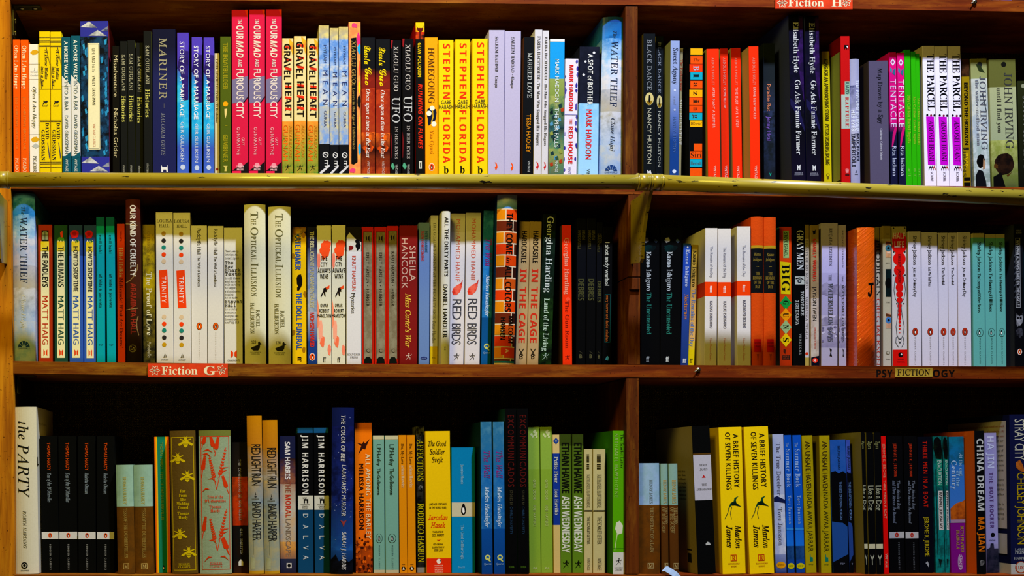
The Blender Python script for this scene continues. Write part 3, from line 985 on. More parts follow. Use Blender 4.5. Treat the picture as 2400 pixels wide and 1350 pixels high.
B(1, 516, 516, 25, 86, '4c5a12', [T('THE BOATBUILDER', 101, 210, 10, 'a89c20', .5, 'd'), C(244, 6, 'f09810', .5), P([(.4, 256), (.65, 255), (.6, 268), (.5, 278), (.42, 268)], 'd8c078'), R(294, 295, .45, .68, 'a89c20'), T('GUMBINER', 316, 380, 10, 'a89c20', .5, 'd'), P([(.3, 389), (.7, 389), (.6, 393), (.6, 402), (.4, 402), (.45, 394)], 'c8b860')], 'olive green paperback with small orange moon')
def furious():
    return [P([(0, 187), (.35, 184), (1, 179), (1, 228), (.7, 240), (0, 243)], '70688c'), P([(.7, 240), (1, 226), (1, 230), (.72, 243)], '241428'), P([(0, 400), (.35, 392), (.7, 388), (1, 379), (1, 412), (0, 412)], '1c1418'), R(401, 412, .0, .55, 'd81c48'), P([(.8, 23), (1, 23), (1, 42)], 'e03810'),
            T('IN', 46, 56, 9, 'd0bcb8', .5, 'N'), T('OUR', 60, 93, 16, 'd8c4bc', .5, 'N'), T('MAD', 96, 136, 16, 'dcc8b8', .5, 'O'), T('AND', 140, 158, 9, 'd0bcb8', .5, 'N'), T('FURIOUS', 162, 234, 16, 'e0d0c8', .5, 'n', -.04), T('CITY', 238, 277, 16, 'e0d0c8', .5, 'n', -.04),
            T('GUY', 323, 341, 6.5, 'e0b0b8', .68, 'n', .1), T('GUNARATNE', 299, 363, 7.5, 'e0b0b8', .4, 'n', .1), C(388, 6, 'dc8898', .5), H('TINDER', 391, 4, 'e8b8c0', .45, 'N'), H('PRESS', 398, 4, 'e8b8c0', .4, 'N')]
B(1, 543, 544, 38, 23.5, 'c81a40', furious(), 'tall crimson paperback with grey band')
K(584, 584, 37, 23)
K(623, 623, 38, 22.5)
def gravel():
    e = [P([(.6, 90), (1, 100), (1, 130), (.7, 110)], 'e0a828', 'c08030'), T('GRAVEL', 103, 188, 15, '20140c', .46, 'N', -.03), T('HEART', 194, 276, 15, '20140c', .55, 'N', -.03)]
    for y in (108, 136, 158, 200, 226, 252): e.append(P([(.25, y), (.85, y+2), (.85, y+8), (.3, y+5)], 'd82c14'))
    e += [T('GURNAH', 293, 377, 11, 'e06418', .32, 'n'), T('ABDULRAZAK', 295, 372, 6.5, 'c07820', .76, 'n')]
    return e+runner(393, 8, 26, '1c2410')
B(1, 661, 661, 26, 90, [(90, 'd8c488', None, 'e0b450'), (130, 'd8c68c'), (285, 'e09030', 'c89030', 'e0802c', '3c8c28'), (330, 'c88c30', '2c8428', '5c9c30', 'b08c30'), (412, '2c8428')], gravel(), 'cream, orange and green paperback with jagged black title')
K(689, 689, 28, 85)
K(720, 720, 26, 90)
def mean():
    e = [T('MYRIAM', 106, 148, 6.5, '2c3c74', .6), T('MEAN', 165, 246, 12, '1c2c6c', .6, 'g', .55), T('GURBA', 260, 297, 6.5, '2c3c74', .6), C(363, 7, 'd8d8d8', .6), C(363, 5, '202028', .6), T('/', 360, 366, 7, 'd8d8d8', .6),
         R(376, 378, .5, .85, 'd8d8d8'), R(376, 391, .78, .85, 'd8d8d8'), R(382, 384, .5, .85, 'd8d8d8'), R(389, 391, .5, .85, 'd8d8d8'), P([(0, 404), (1, 386), (1, 391), (0, 412)], 'c8c8d0')]
    return e
B(1, 747, 749, 24, 60, [(60, 'b8a460', '9c9c98', 'd0c078'), (90, '5c88cc', '5c88cc', '98b0d8'), (150, '6c94d0', '6c94d0', 'c0c4c8'), (250, 'a0aab8', '6490d4', 'c0b890'), (338, '14161c')], mean(), 'blue sky paperback with black foot, tall')
K(773, 774, 20, 66)
K(794, 795, 22, 63)
def lovers():
    e = [blob(60, .5, .3, 7, 'd83c70', seed=2), blob(95, .85, .2, 20, 'e02870', seed=4), blob(115, .9, .2, 14, '18a0d8', seed=6), blob(205, .9, .12, 16, 'e8c818', seed=7), blob(240, .85, .16, 18, '101820', seed=8), blob(350, .9, .14, 16, '18a0d8', seed=9), blob(400, .3, .3, 7, 'd83c70', seed=10),
         blob(160, .95, .1, 20, 'e04030', seed=12), blob(290, .95, .1, 24, 'e8c040', seed=13),
         P([(.2, 90), (.65, 88), (.7, 150), (.66, 250), (.72, 380), (.4, 386), (.2, 384), (.24, 200)], '100e10'),
         T('XIAOLU GUO:', 96, 200, 9, '988040', .42, 's'), T('Lovers in the Age of Indifference', 206, 350, 6, '988040', .42, 's')]
    return e
B(1, 817, 818, 28, 52, [(52, 'e08048', None, 'e8a050')], lovers(), 'orange paperback with pink swirls and black label', rec=10, side='b03860')
def once():
    return [P([(0, 190), (.3, 182), (.6, 192), (1, 184), (1, 205), (0, 208)], '7c1c10'), T('Xiaolu', 108, 151, 15, 'f0cc10', .45, 'k'), T('Guo', 159, 200, 15, 'f0cc10', .5, 'k'), T('Once upon a time in the East', 209, 370, 9, 'e0d4cc', .5, 'I'), T('VINTAGE', 377, 408, 5.5, 'c8a8a0', .52),
            blob(345, .5, .45, 16, '2c0c08', 'd84c14', 3), blob(320, .7, .25, 12, 'e06018', '701c0c', 5)]
B(1, 847, 847, 32, 88, [(88, '15161c'), (160, '15161c', '8c2010'), (190, '8c2010', '9c2c14', 'b83c18', 'a03414'), (310, 'b03814', '501408', 'e86820', '20080a'), (350, '400f08', '8c2a10', '100808', 'c04818'), (412, '701c0c')], once(), 'dark red fiery paperback with yellow script name')
K(881, 881, 33, 92)
def ufo():
    return [T('XIAOLU GUO', 108, 214, 10, 'b8b0a8', .5, 's'), T('UFO', 228, 288, 18, 'b4b4b4', .5, 's'), T('IN HER EYES', 297, 373, 6.5, 'a8a09c', .55, 's'), T('VINTAGE', 386, 408, 5, 'b8b8b0', .55), blob(390, .2, .2, 8, '4c9c78', seed=4), P([(0, 94), (.2, 94), (.1, 115), (0, 112)], '8c1418'), P([(0, 310), (.12, 330), (.06, 370), (0, 372)], '6c1014')]
B(1, 916, 916, 24, 95, '120a0c', ufo(), 'black paperback with large grey three-letter title')
K(943, 943, 26, 91)
B(1, 974, 975, 21, 53, [(53, 'e8c018'), (66, 'e0b018', None, 'c83010'), (75, 'c02c10', 'd04814', '280c08'), (92, '14130f')],
  [P([(.1, 60), (.25, 66), (.75, 66), (.9, 60), (.8, 71), (.62, 76), (.6, 92), (.4, 92), (.38, 74), (.2, 71)], '5c1008'), T('GUAY-POLIQUIN', 101, 181, 7.5, 'd8b418', .42, 'N'), T('RUNNING ON FUMES', 197, 349, 9.5, 'd82c14', .5, 'O'), R(378, 396, .35, .65, 'c8c8b8'), R(381, 393, .45, .55, '202018')],
  'black paperback with a red bull picture on top', side='a01010', rec=5)
def homegoing():
    e = [blob(273, .5, .46, 26, '0c1838', seed=5), C(254, 6, 'f0e0c8', .55), C(266, 6, 'f0e0c8', .3), C(291, 6, 'f0e0c8', .68), P([(.55, 258), (.62, 258), (.66, 275), (.5, 290), (.44, 288), (.58, 272)], 'c89c20')]
    return e+[T('HOMEGOING', 112, 243, 14, '54340c', .5, 's'), T('Yaa Gyasi', 305, 361, 9, 'b86c10', .52, 's')]+PG(392, 8, 30)
B(1, 996, 997, 30, 88, 'f49c10', homegoing(), 'amber orange paperback with white cotton flowers')
def florida():
    return [T('STEPHEN', 103, 232, 16, 'e83010', .53, 'N', .16), H('GABE', 240, 9, '3c3a20', .66, 'G'), H('HABASH', 251, 9, '3c3a20', .96, 'G'), T('FLORIDA', 259, 382, 16, 'e83010', .53, 'N', .16), H('b', 398, 17, '0c0c0c', .32, 'S')]
B(1, 1028, 1028, 35, 94, 'eac806', florida(), 'vivid yellow paperback with red capitals')
K(1067, 1066, 35, 93)
K(1107, 1107, 36, 91)
B(1, 1146, 1144, 37, 71, 'b4acc8', [T('SALEEM HADDAD - Guapa', 86, 206, 7, '3c3c44', .5, 'S'), P([(.42, 380), (.55, 384), (.6, 392), (.5, 400), (.44, 396), (.52, 390)], 'e84c14'), C(393, 3, 'e84c14', .5)], 'pale lilac paperback with small orange emblem')
K(1184, 1181, 37, 73)
B(1, 1228, 1224, 25, 87, '12161a', [T('MARRIED LOVE', 124, 230, 10, 'b8bcb8', .6, 's'), T('TESSA HADLEY', 268, 358, 9.5, 'd88818', .55), T('VINTAGE', 377, 404, 5.5, 'b8bcb8', .62)], 'near-black paperback with orange author name', side='704010', rec=9)
B(1, 1253, 1250, 18, 70, 'ccc8cc', [T('FARIBA HACHTROUDI - The Man Who Snapped His Fingers', 85, 341, 7, '3c3c40', .55, 'S'), P([(.35, 379), (.6, 382), (.7, 390), (.5, 400), (.42, 396), (.55, 388)], 'c02020'), C(392, 3, 'c02020', .5)], 'pale grey paperback with long small title')
K(1272, 1269, 17, 72)
def pier():
    q = random.Random(8)
    e = [R(92, 98, 0, 1, 'e8e8e0')]
    for i in range(26):
        y = 225+q.random()*160
        u = q.random()*.8
        e.append(P([(u, y), (u+.2, y-4), (u+.25, y+5), (u+.05, y+7)], q.choice(('1c3c40', '2c4c38', '0c2428', '4c8cb0', 'a83818', '8c9440', '163438'))))
    return e+[T('MARK HADDON - THE PIER FALLS', 139, 346, 9, 'd8e0dc', .5, 'n'), T('VINTAGE', 376, 404, 6, 'd0d8d4', .5)]
B(1, 1288, 1285, 36, 92, [(92, '1c94d8'), (185, '8c9c50', '7c9040'), (225, '5c8048', '24504c', 'a0a858', '1c4048'), (300, '2c6068', '3c7858', '103038', '809450'), (350, '6c8c50', '2c6460', 'a0a050', '183c44')], pier(), 'bright blue paperback with a painted seaside scene', side='c8c8b8')
def redhouse():
    q = random.Random(4)
    e = []
    for i in range(26):
        y = 140+q.random()*260
        u = q.choice((.0, .05, .88, .95))
        e.append(blob(y, u, .1, 5+3*q.random(), q.choice(('2c2894', '4c48a0', '2c2894', '9890c0')), seed=i, n=8))
    return e+[R(269, 270, 0, .9, '4c48a0'), T('MARK HADDON', 153, 260, 9.5, 'd81c28', .48, 'N'), T('THE', 279, 292, 6, 'd81c28', .5, 'S'), T('RED HOUSE', 297, 384, 10, 'd81c28', .5, 'N'), T('VINT', 391, 408, 6, '6c68a0', .45)]
B(1, 1325, 1320, 33, 138, 'dcd4e4', redhouse(), 'short white paperback with blue leaves and red title')
B(1, 1357, 1354, 48, 110, [(110, '161a2c', None, '1c2034'), (243, '7cb8e4', 'a0d0f0', '98c8ec')], [C(124, 3, 'd8d8d8', .72), C(145, 2.5, 'd8d8d8', .3), C(176, 3, 'd8d8d8', .22), T('A SPOT of BOTHER', 127, 247, 12, 'e4e4dc', .55, 'G'), T('MARK HADDON', 257, 374, 13.5, 'd81820', .5, 'G'), T('VIN', 397, 412, 7, '384858', .5)],
  'night-sky and light blue paperback with red author name')
def thief(o):
    q = lambda y: y+o
    e = [T('The', q(73), q(91), 9, '243454', .5, 'i'), T('WATER THIEF', q(97), q(251), 16, '1c2c50', .52, 's', .06), T('Claire Hajaj', q(278), q(355), 10, '243454', .52, 'i')]
    for i in range(5):
        a0, a1 = math.pi*(i*.2+.02), math.pi*(i*.2+.18)
        e.append(P([(.5-.1*math.cos(a0), q(402)-4*math.sin(a0)), (.5-.27*math.cos(a0), q(402)-15*math.sin(a0)), (.5-.27*math.cos(a1), q(402)-15*math.sin(a1)), (.5-.1*math.cos(a1), q(402)-4*math.sin(a1))], '1c3c78'))
    return e+[H('ONEWORLD', q(405), 4, '1c3c78', .55)]
def thiefcol(o):
    q = lambda y: y+o
    return [(q(40), '1c4488' if o == 0 else '3c74c8'), (q(52), '1c4c84' if o == 0 else '4c88d4', '2c80cc', '1c60a4'), (q(90), '2478c0', '8cb8e0', '6ca4d8', 'c0d4e8'), (q(140), '98c0e4', 'c8ccd8', 'dcdce4', 'd0ccd0'), (q(210), 'c0bcc0', 'a8a498', '98a0b0', 'b4a890'), (q(262), 'c4c4c8', 'a8b8d0', 'a8a088', '88a4cc'), (q(340), 'a8b8d0', '7c9cc4', 'c0c0b8', '98acc8')]
B(1, 1415, 1405, 54, 40, thiefcol(0), thief(0), 'tall blue-to-cream hardback next to the divider', hd=1, rec=4)

# ================================================================== TOP SHELF, RIGHT BAY
def dance():
    e = [T('BLACK DANCE', 93, 212, 10, '80868c', .5, 's', .05), C(232, 10, 'c8b878', ry=15), P([(.22, 236), (.78, 236), (.7, 243), (.5, 247), (.3, 243)], '8c6c18'), P([(.45, 224), (.55, 222), (.6, 232), (.52, 242), (.42, 238)], '0c0c0c'), T('NANCY HUSTON', 254, 384, 9, 'b4b29c', .5)]
    return e+[P([(.3, 398), (.45, 402), (.6, 399), (.7, 410), (.5, 406), (.35, 411)], 'c8c8c8')]
B(1, 1508, 1508, 28, 79, '131a20', dance(), 'black paperback with round sepia picture mid-spine', side='8c7c28', rec=3)
K(1537, 1536, 27, 85, rec=27)
B(1, 1568, 1564, 26, 96, [(96, '8c9cc8'), (200, '8c9cc8', '5870b0'), (270, '5870b0', '143c84'), (330, '143c84')], [T('Sweet Agony', 113, 198, 11, '2c3858', .55, 's'), C(212, 2.5, 'c8d0e4'), T('a novel', 226, 246, 6, '8490b8', .5, 'i'), C(258, 2.5, 'a8b4d4'), T('NANCY HUSTON', 273, 358, 7, '4868a8', .5, 's'), C(402, 4.5, 'c8d4e8')], 'pale-to-deep blue gradient paperback', side='98a0a8', rec=3)
B(1, 1595, 1590, 14, 113, '988c60', [T('The Enchantment', 140, 215, 6, 'a03020', .5, 's'), T('SIRI HUSTVEDT', 234, 340, 6.5, 'd8d0b8', .4, 's'), P([(.4, 400), (.6, 400), (.7, 410), (.4, 410)], '8c8460')], 'thin khaki paperback with white author name')
def blazing():
    e = []
    for (a, b_, c, s) in ((114, 129, 'e8a810', ''), (132, 150, 'e8500c', 'The'), (151, 169, 'e8380c', 'B'), (169.5, 187, '18a0b8', 'l'), (190, 208, 'e8500c', 'a'), (211, 228, 'f0a410', 'z'), (229, 247, 'e8500c', 'i'), (248, 264, 'e8480c', 'n'), (265, 282, '18a0b8', 'g'), (283, 298, 'f0b010', 'World'), (337, 354, 'e8500c', ''), (355, 373, 'e8500c', 'Siri'), (374, 392, '18a0b8', 'Hustvedt'), (395, 415, 'e8500c', '')):
        u0 = .08 if len(s) != 1 or s in 'al' else .0
        if a == 337: u0 = .35
        e.append(R(a, b_, u0, .96, c))
        if len(s) == 1:
            e.append(T(s, a+4, b_-4, 13 if s in 'lBiz' else 12, {'B': 'a8b4c8', 'l': '102830'}.get(s, '40200c'), .5, 'S'))
        elif s:
            e.append(H(s, (a+b_)/2, 7 if s != 'Siri' else 12, '501c08', {'The': .45, 'World': .8, 'Siri': .8, 'Hustvedt': .8}[s], 'i' if s in ('The', 'World') else 'S', .52))
    return e
B(1, 1610, 1612, 36, 112, '0c0d10', blazing(), 'black paperback with orange, yellow and turquoise squares', rec=4)
def hux(t, y):
    return [T('ALDOUS HUXLEY', 136, 200, 5.5, 'e0907c', .5, 'n', .08), T(t, 205, y, 5.5, 'f0b8a8', .52, 'n', .08), T('VINTAGE', 389, 422, 5.5, 'f4c8b8', .55)]
B(1, 1656, 1660, 29, 115, 'f2300c', hux('AFTER MANY A SUMMER', 300), 'scarlet paperback with rows of tiny capitals, widest of its four', side='b8a888', rec=5)
B(1, 1688, 1692, 18, 114, 'e82c0c', hux('CROME YELLOW', 255), 'scarlet paperback with tiny capitals, thinnest of its four', side='b8a888')
B(1, 1713, 1718, 29, 113, 'ee2e0c', hux('TIME MUST HAVE A STOP', 299), 'scarlet paperback with tiny capitals, third of its four', side='b8a888')
B(1, 1752, 1756, 26, 109, 'f2300c', hux('BRAVE NEW WORLD', 279), 'scarlet paperback with tiny capitals, last before dark book', side='b8a888', rec=5)
B(1, 1789, 1791, 27, 102, [(102, '20282c'), (190, '20282c', '2c3450', '242c34'), (260, '1c2228', '1c2428', '2c3858', '1c2428')], [T('Paradise Rot', 198, 261, 9, 'e08458', .45, 'n'), T('Jenny Hval', 273, 330, 9, '7c58b0', .45, 'n'), P([(.45, 405), (.55, 408), (.65, 405), (.55, 414)], '18a888')], 'dark slate paperback with peach title')
def hyde():
    return [P([(.7, 40), (1, 36), (1, 240), (.75, 190), (.55, 120), (.8, 90)], '341458', '20103c'), P([(0, 230), (.6, 250), (1, 300), (1, 310), (.4, 268), (0, 246)], '1c1848'), T('Elisabeth Hyde', 52, 171, 12, 'c8c8c4', .5, 's'), T('Go Ask Fannie Farmer', 188, 363, 12, 'd0d0cc', .55, 's'), P([(.4, 386), (.5, 390), (.6, 388), (.64, 386), (.62, 400), (.56, 400), (.54, 395), (.48, 395), (.46, 400), (.4, 400)], 'd0d0cc'), H('HODDER &', 406, 3, 'a0a0b0', .55), H('STOUGHTON', 410, 3, 'a0a0b0', .6)]
B(1, 1848, 1856, 33, 35, [(35, '0c0a28'), (120, '0c0a28', '0a0718', '140c30'), (300, '0a0718', '160e2c')], hyde(), 'tall midnight purple paperback with white lettering', side='3c4494', rec=5, d=150)
K(1886, 1892, 33, 37)
B(1, 1926, 1932, 28, 121, 'ccb80c', [T('SONG FOR AN APPROACHING STORM', 138, 284, 9, '3c3408', .5, 'O', -.05), T('PETER FROBERG IDLING', 291, 388, 9, '3c3408', .5, 'O', -.05), C(411, 4, '6c5c10'), C(411, 2.5, 'ccb80c'), C(417, 3, '6c5c10')], 'mustard yellow paperback with condensed italic capitals')
B(1, 1967, 1966, 26, 85, [(85, 'c01414'), (302, 'c01414')], [R(191, 222, .42, .96, '88b498'), R(222, 302, .0, 1, 'a8b8a8'), T('ILIAZD', 193, 221, 8, '20303c', .7, 'G'), T('RAPTURE', 228, 297, 8, 'b8181c', .66, 'S', .15), P([(.4, 106), (.86, 106), (.86, 118), (.7, 112), (.7, 118), (.55, 112), (.4, 118)], '0c0c0c'), P([(.6, 108), (.8, 108), (.75, 114)], 'e8e0e0'), P([(.4, 396), (.5, 400), (.6, 394), (.7, 400), (.82, 396), (.76, 406), (.48, 406)], 'dc8080'), R(408, 412, .4, .85, '501010')], 'red book with pale green title block', side='8c1010', rec=4, cov=[(-1, 'R', 3, 118, 120, 424, '98a878', ''), (-1, 'R', 3, 118, 420, 424, '14140f', '')])
B(1, 1993, 1996, 22, 138, [(138, '9c9cb4', 'a4a4c0'), (200, '9494b8', 'a8a8c8', '4c5078', 'b0b0c8'), (300, 'b0b0c4', '9494b4')], [T('THE PERFUME BURNED', 188, 307, 8, 'd4d8e4', .72, 'N', -.03), T('HIS EYES', 258, 307, 8, 'd4d8e4', .26, 'N', -.03), T('MICHAEL', 313, 381, 8, '282c44', .74, 'N', -.03), T('IMPERIOLI', 313, 391, 8, '282c44', .26, 'N', -.03), P([(.4, 405), (.5, 398), (.6, 405)], '50546c'), R(408, 410, .35, .7, '50546c')], 'slim silvery lilac hardback', hd=1)
B(1, 2036, 2040, 45, 143, '564e66', [T('Map Drawn by a Spy', 160, 291, 10.5, '20202c', .58, 's'), T('Guillermo Cabrera Infante', 302, 376, 5, 'c8c4d0', .6, 's')], 'thick slate purple paperback with dark title', side='4c4458', rec=2)
def tentacle():
    return [P([(.5, 137), (.85, 146), (.5, 155), (.15, 146)], 'e0d0dc'), P([(.5, 141), (.68, 146), (.5, 151), (.32, 146)], 'a04080'), P([(.1, 158), (.4, 162), (.3, 172), (.1, 168)], '3c7c90'), P([(.5, 165), (.9, 160), (.8, 178), (.4, 172)], '2c6880'), P([(.7, 296), (1, 300), (.7, 320), (.35, 345), (.2, 345), (.35, 315)], 'd01868'), T('TENTACLE', 186, 298, 13, 'e8ccdc', .5, 'n', .05), T('Rita Indiana', 343, 413, 9, 'ccd0dc', .55, 'n')]
B(1, 2084, 2088, 18, 123, [(123, 'dc1474'), (290, 'a41468', '1c1c44'), (310, '181a3c')], tentacle(), 'pink and navy paperback with white diamond')
K(2102, 2107, 17, 124)
B(1, 2120, 2124, 14, 117, '2cac0c', [T('Mrs Caliban Rachel Ingalls', 224, 336, 7, '98c030', .62, 's'), T('ae lf', 394, 414, 6, '74c040', .6, 's')], 'thin grass green paperback')
K(2135, 2139, 11, 121)
K(2146, 2150, 9, 126)
def parcel():
    e = [T('THE PARCEL', 127, 260, 16, '0c0c14', .64, 'S', -.03), C(270, 2.5, '14101c', .3), C(271, 2.5, '14101c', .9), C(271, 2.5, '801828', .62),
         P([(.2, 273), (.86, 274), (.92, 388), (.28, 386)], 'c410c0'), T('ANOSH IRANI', 282, 379, 11, '240c30', .6, 's'),
         T('SCRIBE', 403, 425, 6, '4c4854', .6, 'g')]
    for i, c in enumerate(('0c0c14', '0c0c14', 'a83020')): e.append(P([(.34+i*.17, 396), (.46+i*.17, 388), (.58+i*.17, 396), (.58+i*.17, 401), (.46+i*.17, 393), (.34+i*.17, 401)], c))
    return e
B(1, 2162, 2168, 28, 108, 'ece4f4', parcel(), 'white paperback with black title and magenta block', side='c8bca8')
K(2191, 2197, 29, 109)
K(2221, 2227, 30, 109)
B(1, 2254, 2258, 18, 138, [(138, '4c2c14', None, '241408'), (180, '94780c')], [T('BEYOND THE HORIZON', 194, 340, 9, '14100a', .5, 'N', -.05), T('RYAN', 361, 393, 6, 'd8b818', .5, 'N'), R(346, 352, .1, .8, '2c2410'), T('URANS', 346, 415, 8, '4c4010', .15, 'N'), R(416, 424, .1, .9, '14100a'), R(428, 438, .1, .9, '14100a')], 'dark gold paperback with black capitals', rec=10)
def irving1():
    return [C(152, 6, '2c3030', .55), P([(.3, 150), (.6, 155), (.85, 172), (.5, 168)], '2c3818'), T('JOHN IRVING', 180, 352, 14, '50525c', .7, 's'), T('the water-method man', 188, 342, 8.5, '6c7078', .35, 's'), blob(378, .45, .28, 17, '0c0a0c', seed=3, j=.15), P([(.6, 372), (.72, 380), (.7, 396), (.55, 398)], 'a8805c'), P([(.1, 412), (.3, 398), (.55, 402), (.72, 425), (.75, 440), (.1, 440)], '14161c'), P([(.64, 220), (.68, 220), (.9, 262), (.86, 264)], '283038')]
B(1, 2275, 2284, 38, 138, [(138, '8c8c54', '94985c'), (185, 'b4b8a8', 'a4b0b8', 'c8c8b8'), (330, 'a0b0a8', '7c8c80', 'c0c8c4')], irving1(), 'pale green paperback with a dark-haired man at the foot')
def irving2():
    return [C(152, 6, '1c1c14', .55), T('JOHN IRVING', 172, 350, 18, '3c3c38', .7, 's'), T('until i find you', 207, 312, 10, '3c3c30', .34, 'S'), blob(386, .48, .4, 27, '1c0e08', '301a0c', 5, 20, .12), blob(390, .16, .1, 7, '50300f', seed=2), P([(.05, 415), (.35, 405), (.5, 440), (.05, 440)], '100f0c'), P([(.55, 412), (.75, 405), (.6, 416)], '50300f')]
B(1, 2318, 2326, 62, 140, [(140, '64642c'), (205, 'a8aa78', '98a078'), (330, '8c9440', '4c5c28', 'b0b468', '34441c')], irving2(), 'wide olive-cream paperback with a boy bending his head')
B(1, 2385, 2390, 44, 190, [(190, '2c3012', '14140c')], [C(202, 5, '8c8c6c', .3), T('JOHN IRVING', 225, 400, 13, '5c5c50', .4, 's')], 'dark olive paperback cut off by the right frame edge')

# ================================================================== MIDDLE SHELF, LEFT BAY
B(2, 28, 30, 52, 453, thiefcol(412), [e if e[0] != 'T' or e[1] != 'Claire Hajaj' else T('Claire Hajaj', 692, 770, 10, 'c8c4b0', .5, 'i') for e in thief(412)], 'tall blue-to-cream hardback against the left post', hd=1, rec=4)
def haig(title, tc, ac, pic):
    e = [P([(.2, 568), (.3, 562), (.4, 568), (.5, 562), (.6, 568), (.7, 562), (.78, 568), (.78, 839), (.2, 839)], 'ece4ac'), R(566, 590, .2, .78, 'd4b81c', 'e0c840'), T(title, 578, 684 if len(title) > 12 else 673, 13 if len(title) < 12 else 11, tc, .5, 'N', -.06), T('MATT HAIG', 694, 808, 13, ac, .49, 'G'),
         P([(.36, 819), (.47, 823), (.47, 831), (.36, 835)], 'e03c10'), P([(.64, 819), (.53, 823), (.53, 831), (.64, 835)], 'e03c10')]
    return e+pic
B(2, 89, 90, 33, 527, 'a83010', haig('THE RADLEYS', '1c1810', 'b83418', [R(540, 566, .25, .75, '20241c'), C(549, 7, '8c9470', ry=7), R(549, 562, .3, .7, '8c9470'), R(541, 562, .48, .52, '20241c'), R(551, 552, .3, .7, '20241c')]), 'brick red paperback with cream strip', side='a03010')
B(2, 127, 128, 31, 528, '204c38', haig('THE HUMANS', '1c2c20', '1c4c3c', [P([(.45, 546), (.62, 541), (.66, 556), (.5, 558)], 'd83c18'), P([(.2, 564), (.35, 556), (.7, 557), (.8, 565)], '488c28')]), 'dark green paperback with cream strip')
B(2, 161, 163, 32, 528, [(528, '244080'), (600, '3058b0')], haig('HOW TO STOP TIME', '20242c', '3058a0', [P([(.48, 555), (.53, 555), (.53, 570), (.48, 570)], '285c28'), P([(.55, 562), (.75, 565), (.6, 570)], '285c28'), blob(549, .42, .34, 11, 'c81c1c', '901018', 3, 16, .2), C(548, 5, '981018', .42)]), 'blue paperback with red rose')
K(196, 197, 30, 528.5)
def hakl(): return [T('emil hakl', 551, 594, 6, '10404c', .5, 'N', .1), T('of kids & parents', 642, 721, 6, '10404c', .5, 'N', .08), H('TSP', 809, 3.5, '10505c', .5)]
B(2, 225, 227, 19.5, 509, [(509, '085c70'), (530, '0898a4', '0aa0a8')], hakl(), 'thin turquoise paperback')
K(248, 251, 20, 509)
B(2, 274, 276, 18, 525, [(525, 'b83414', 'e04014'), (560, 'e84414')], [T('GRANTA', 541, 566, 4.5, '8c2010', .5), T('Hillel Halkin', 581, 650, 9, 'e8bc9c', .5, 's'), T('Melisande! What Are Dreams?', 652, 815, 9, '701c0c', .5, 's')], 'slim orange-red paperback beside the tall brown book')
def cruelty():
    e = [T('OUR KIND OF CRUELTY', 481, 648, 13, 'dcd4c4', .5, 'N', -.05), T('ARAMINTA HALL', 664, 784, 13, '8c2818', .5, 'N', -.05), C(817, 9, '6c6040', .45, ry=9), C(817, 7, '2c180e', .45), T('S', 812, 822, 8, '8c8058', .45, 'i')]
    for pts in (((0, 524), (.4, 526), (.85, 529)), ((.02, 662), (.3, 657), (.6, 646), (.78, 632), (.82, 618)), ((.0, 726), (.5, 724), (.85, 722)), ((.86, 785), (.75, 770), (.72, 755), (.84, 740))):
        for (a, b_), (c, d_) in zip(pts, pts[1:]):
            for i in range(6):
                f = i/6
                e.append(C(b_+(d_-b_)*f, 1.2, '907040', a+(c-a)*f))
    return e
B(2, 294, 296, 34, 467, [(467, '501c10'), (520, '4c2418', '44200f'), (700, '3c200f', '241a0c')], cruelty(), 'tall brown hardback with gold chains', hd=1, rec=4)
B(2, 334, 336, 28, 527, [(527, '8c7828'), (550, 'a88c14', 'b09818', '6c5c14'), (650, 'a0880c', '3c3a14', 'c8ac18', '605414'), (740, '2c2c14', '2a2410', '706018', '504814')], [T('CATHERINE HALL', 542, 621, 7, '8c7014', .5, 's', .03), T('The Proof of Love', 638, 786, 12, 'ddd4a8', .52, 's'), T('Portobello', 800, 838, 8, 'b8b088', .5, 'i')], 'mossy gold paperback with cream title')
def trinity():
    e = [H('LOUISA', 518, 7, '403c34', .9, 's'), H('HALL', 529.5, 7, '403c34', .6, 's'), P([(.17, 634), (.66, 632), (.76, 721), (.26, 722)], 'ec4014'), T('TRINITY', 648, 710, 10, 'f0e4d8', .46, 'n', .12)]
    for y, c in zip((548, 564.5, 580.5, 597, 613, 743, 759.5, 775, 791.5, 808), ('a47c28', '302a24', '20806c', 'ec4014', 'd4b890', 'd4b890', 'ec4014', '20806c', '342c28', 'c09018')): e.append(C(y, 5.2, c, .46))
    return e+[H('corsair', 843, 4.5, '403c34', .42, 's'), P([(.4, 838), (.5, 828), (.52, 838)], '706858'), P([(.54, 838), (.53, 829), (.62, 837)], '706858')]
B(2, 365, 367, 40, 498, 'd6d0c2', trinity(), 'white paperback with coloured dots and orange block')
K(406, 407, 40, 499)
def well(): return [T('Radclyffe Hall', 536, 596, 9, '2c2824', .5, 'g', -.03), T('The Well of Loneliness', 600, 672, 7, '3c3834', .5, 'g', -.04)]+PG(765, 8, 36, 'e85c14', '2c1c10')+[T('MODERN CLASSICS', 778, 842, 3, 'c8c0b0', .5, 'g', .2)]
B(2, 448, 449, 37, 529, 'd6d0c2', well(), 'off-white paperback with orange oval emblem')
K(487, 487, 37, 530)
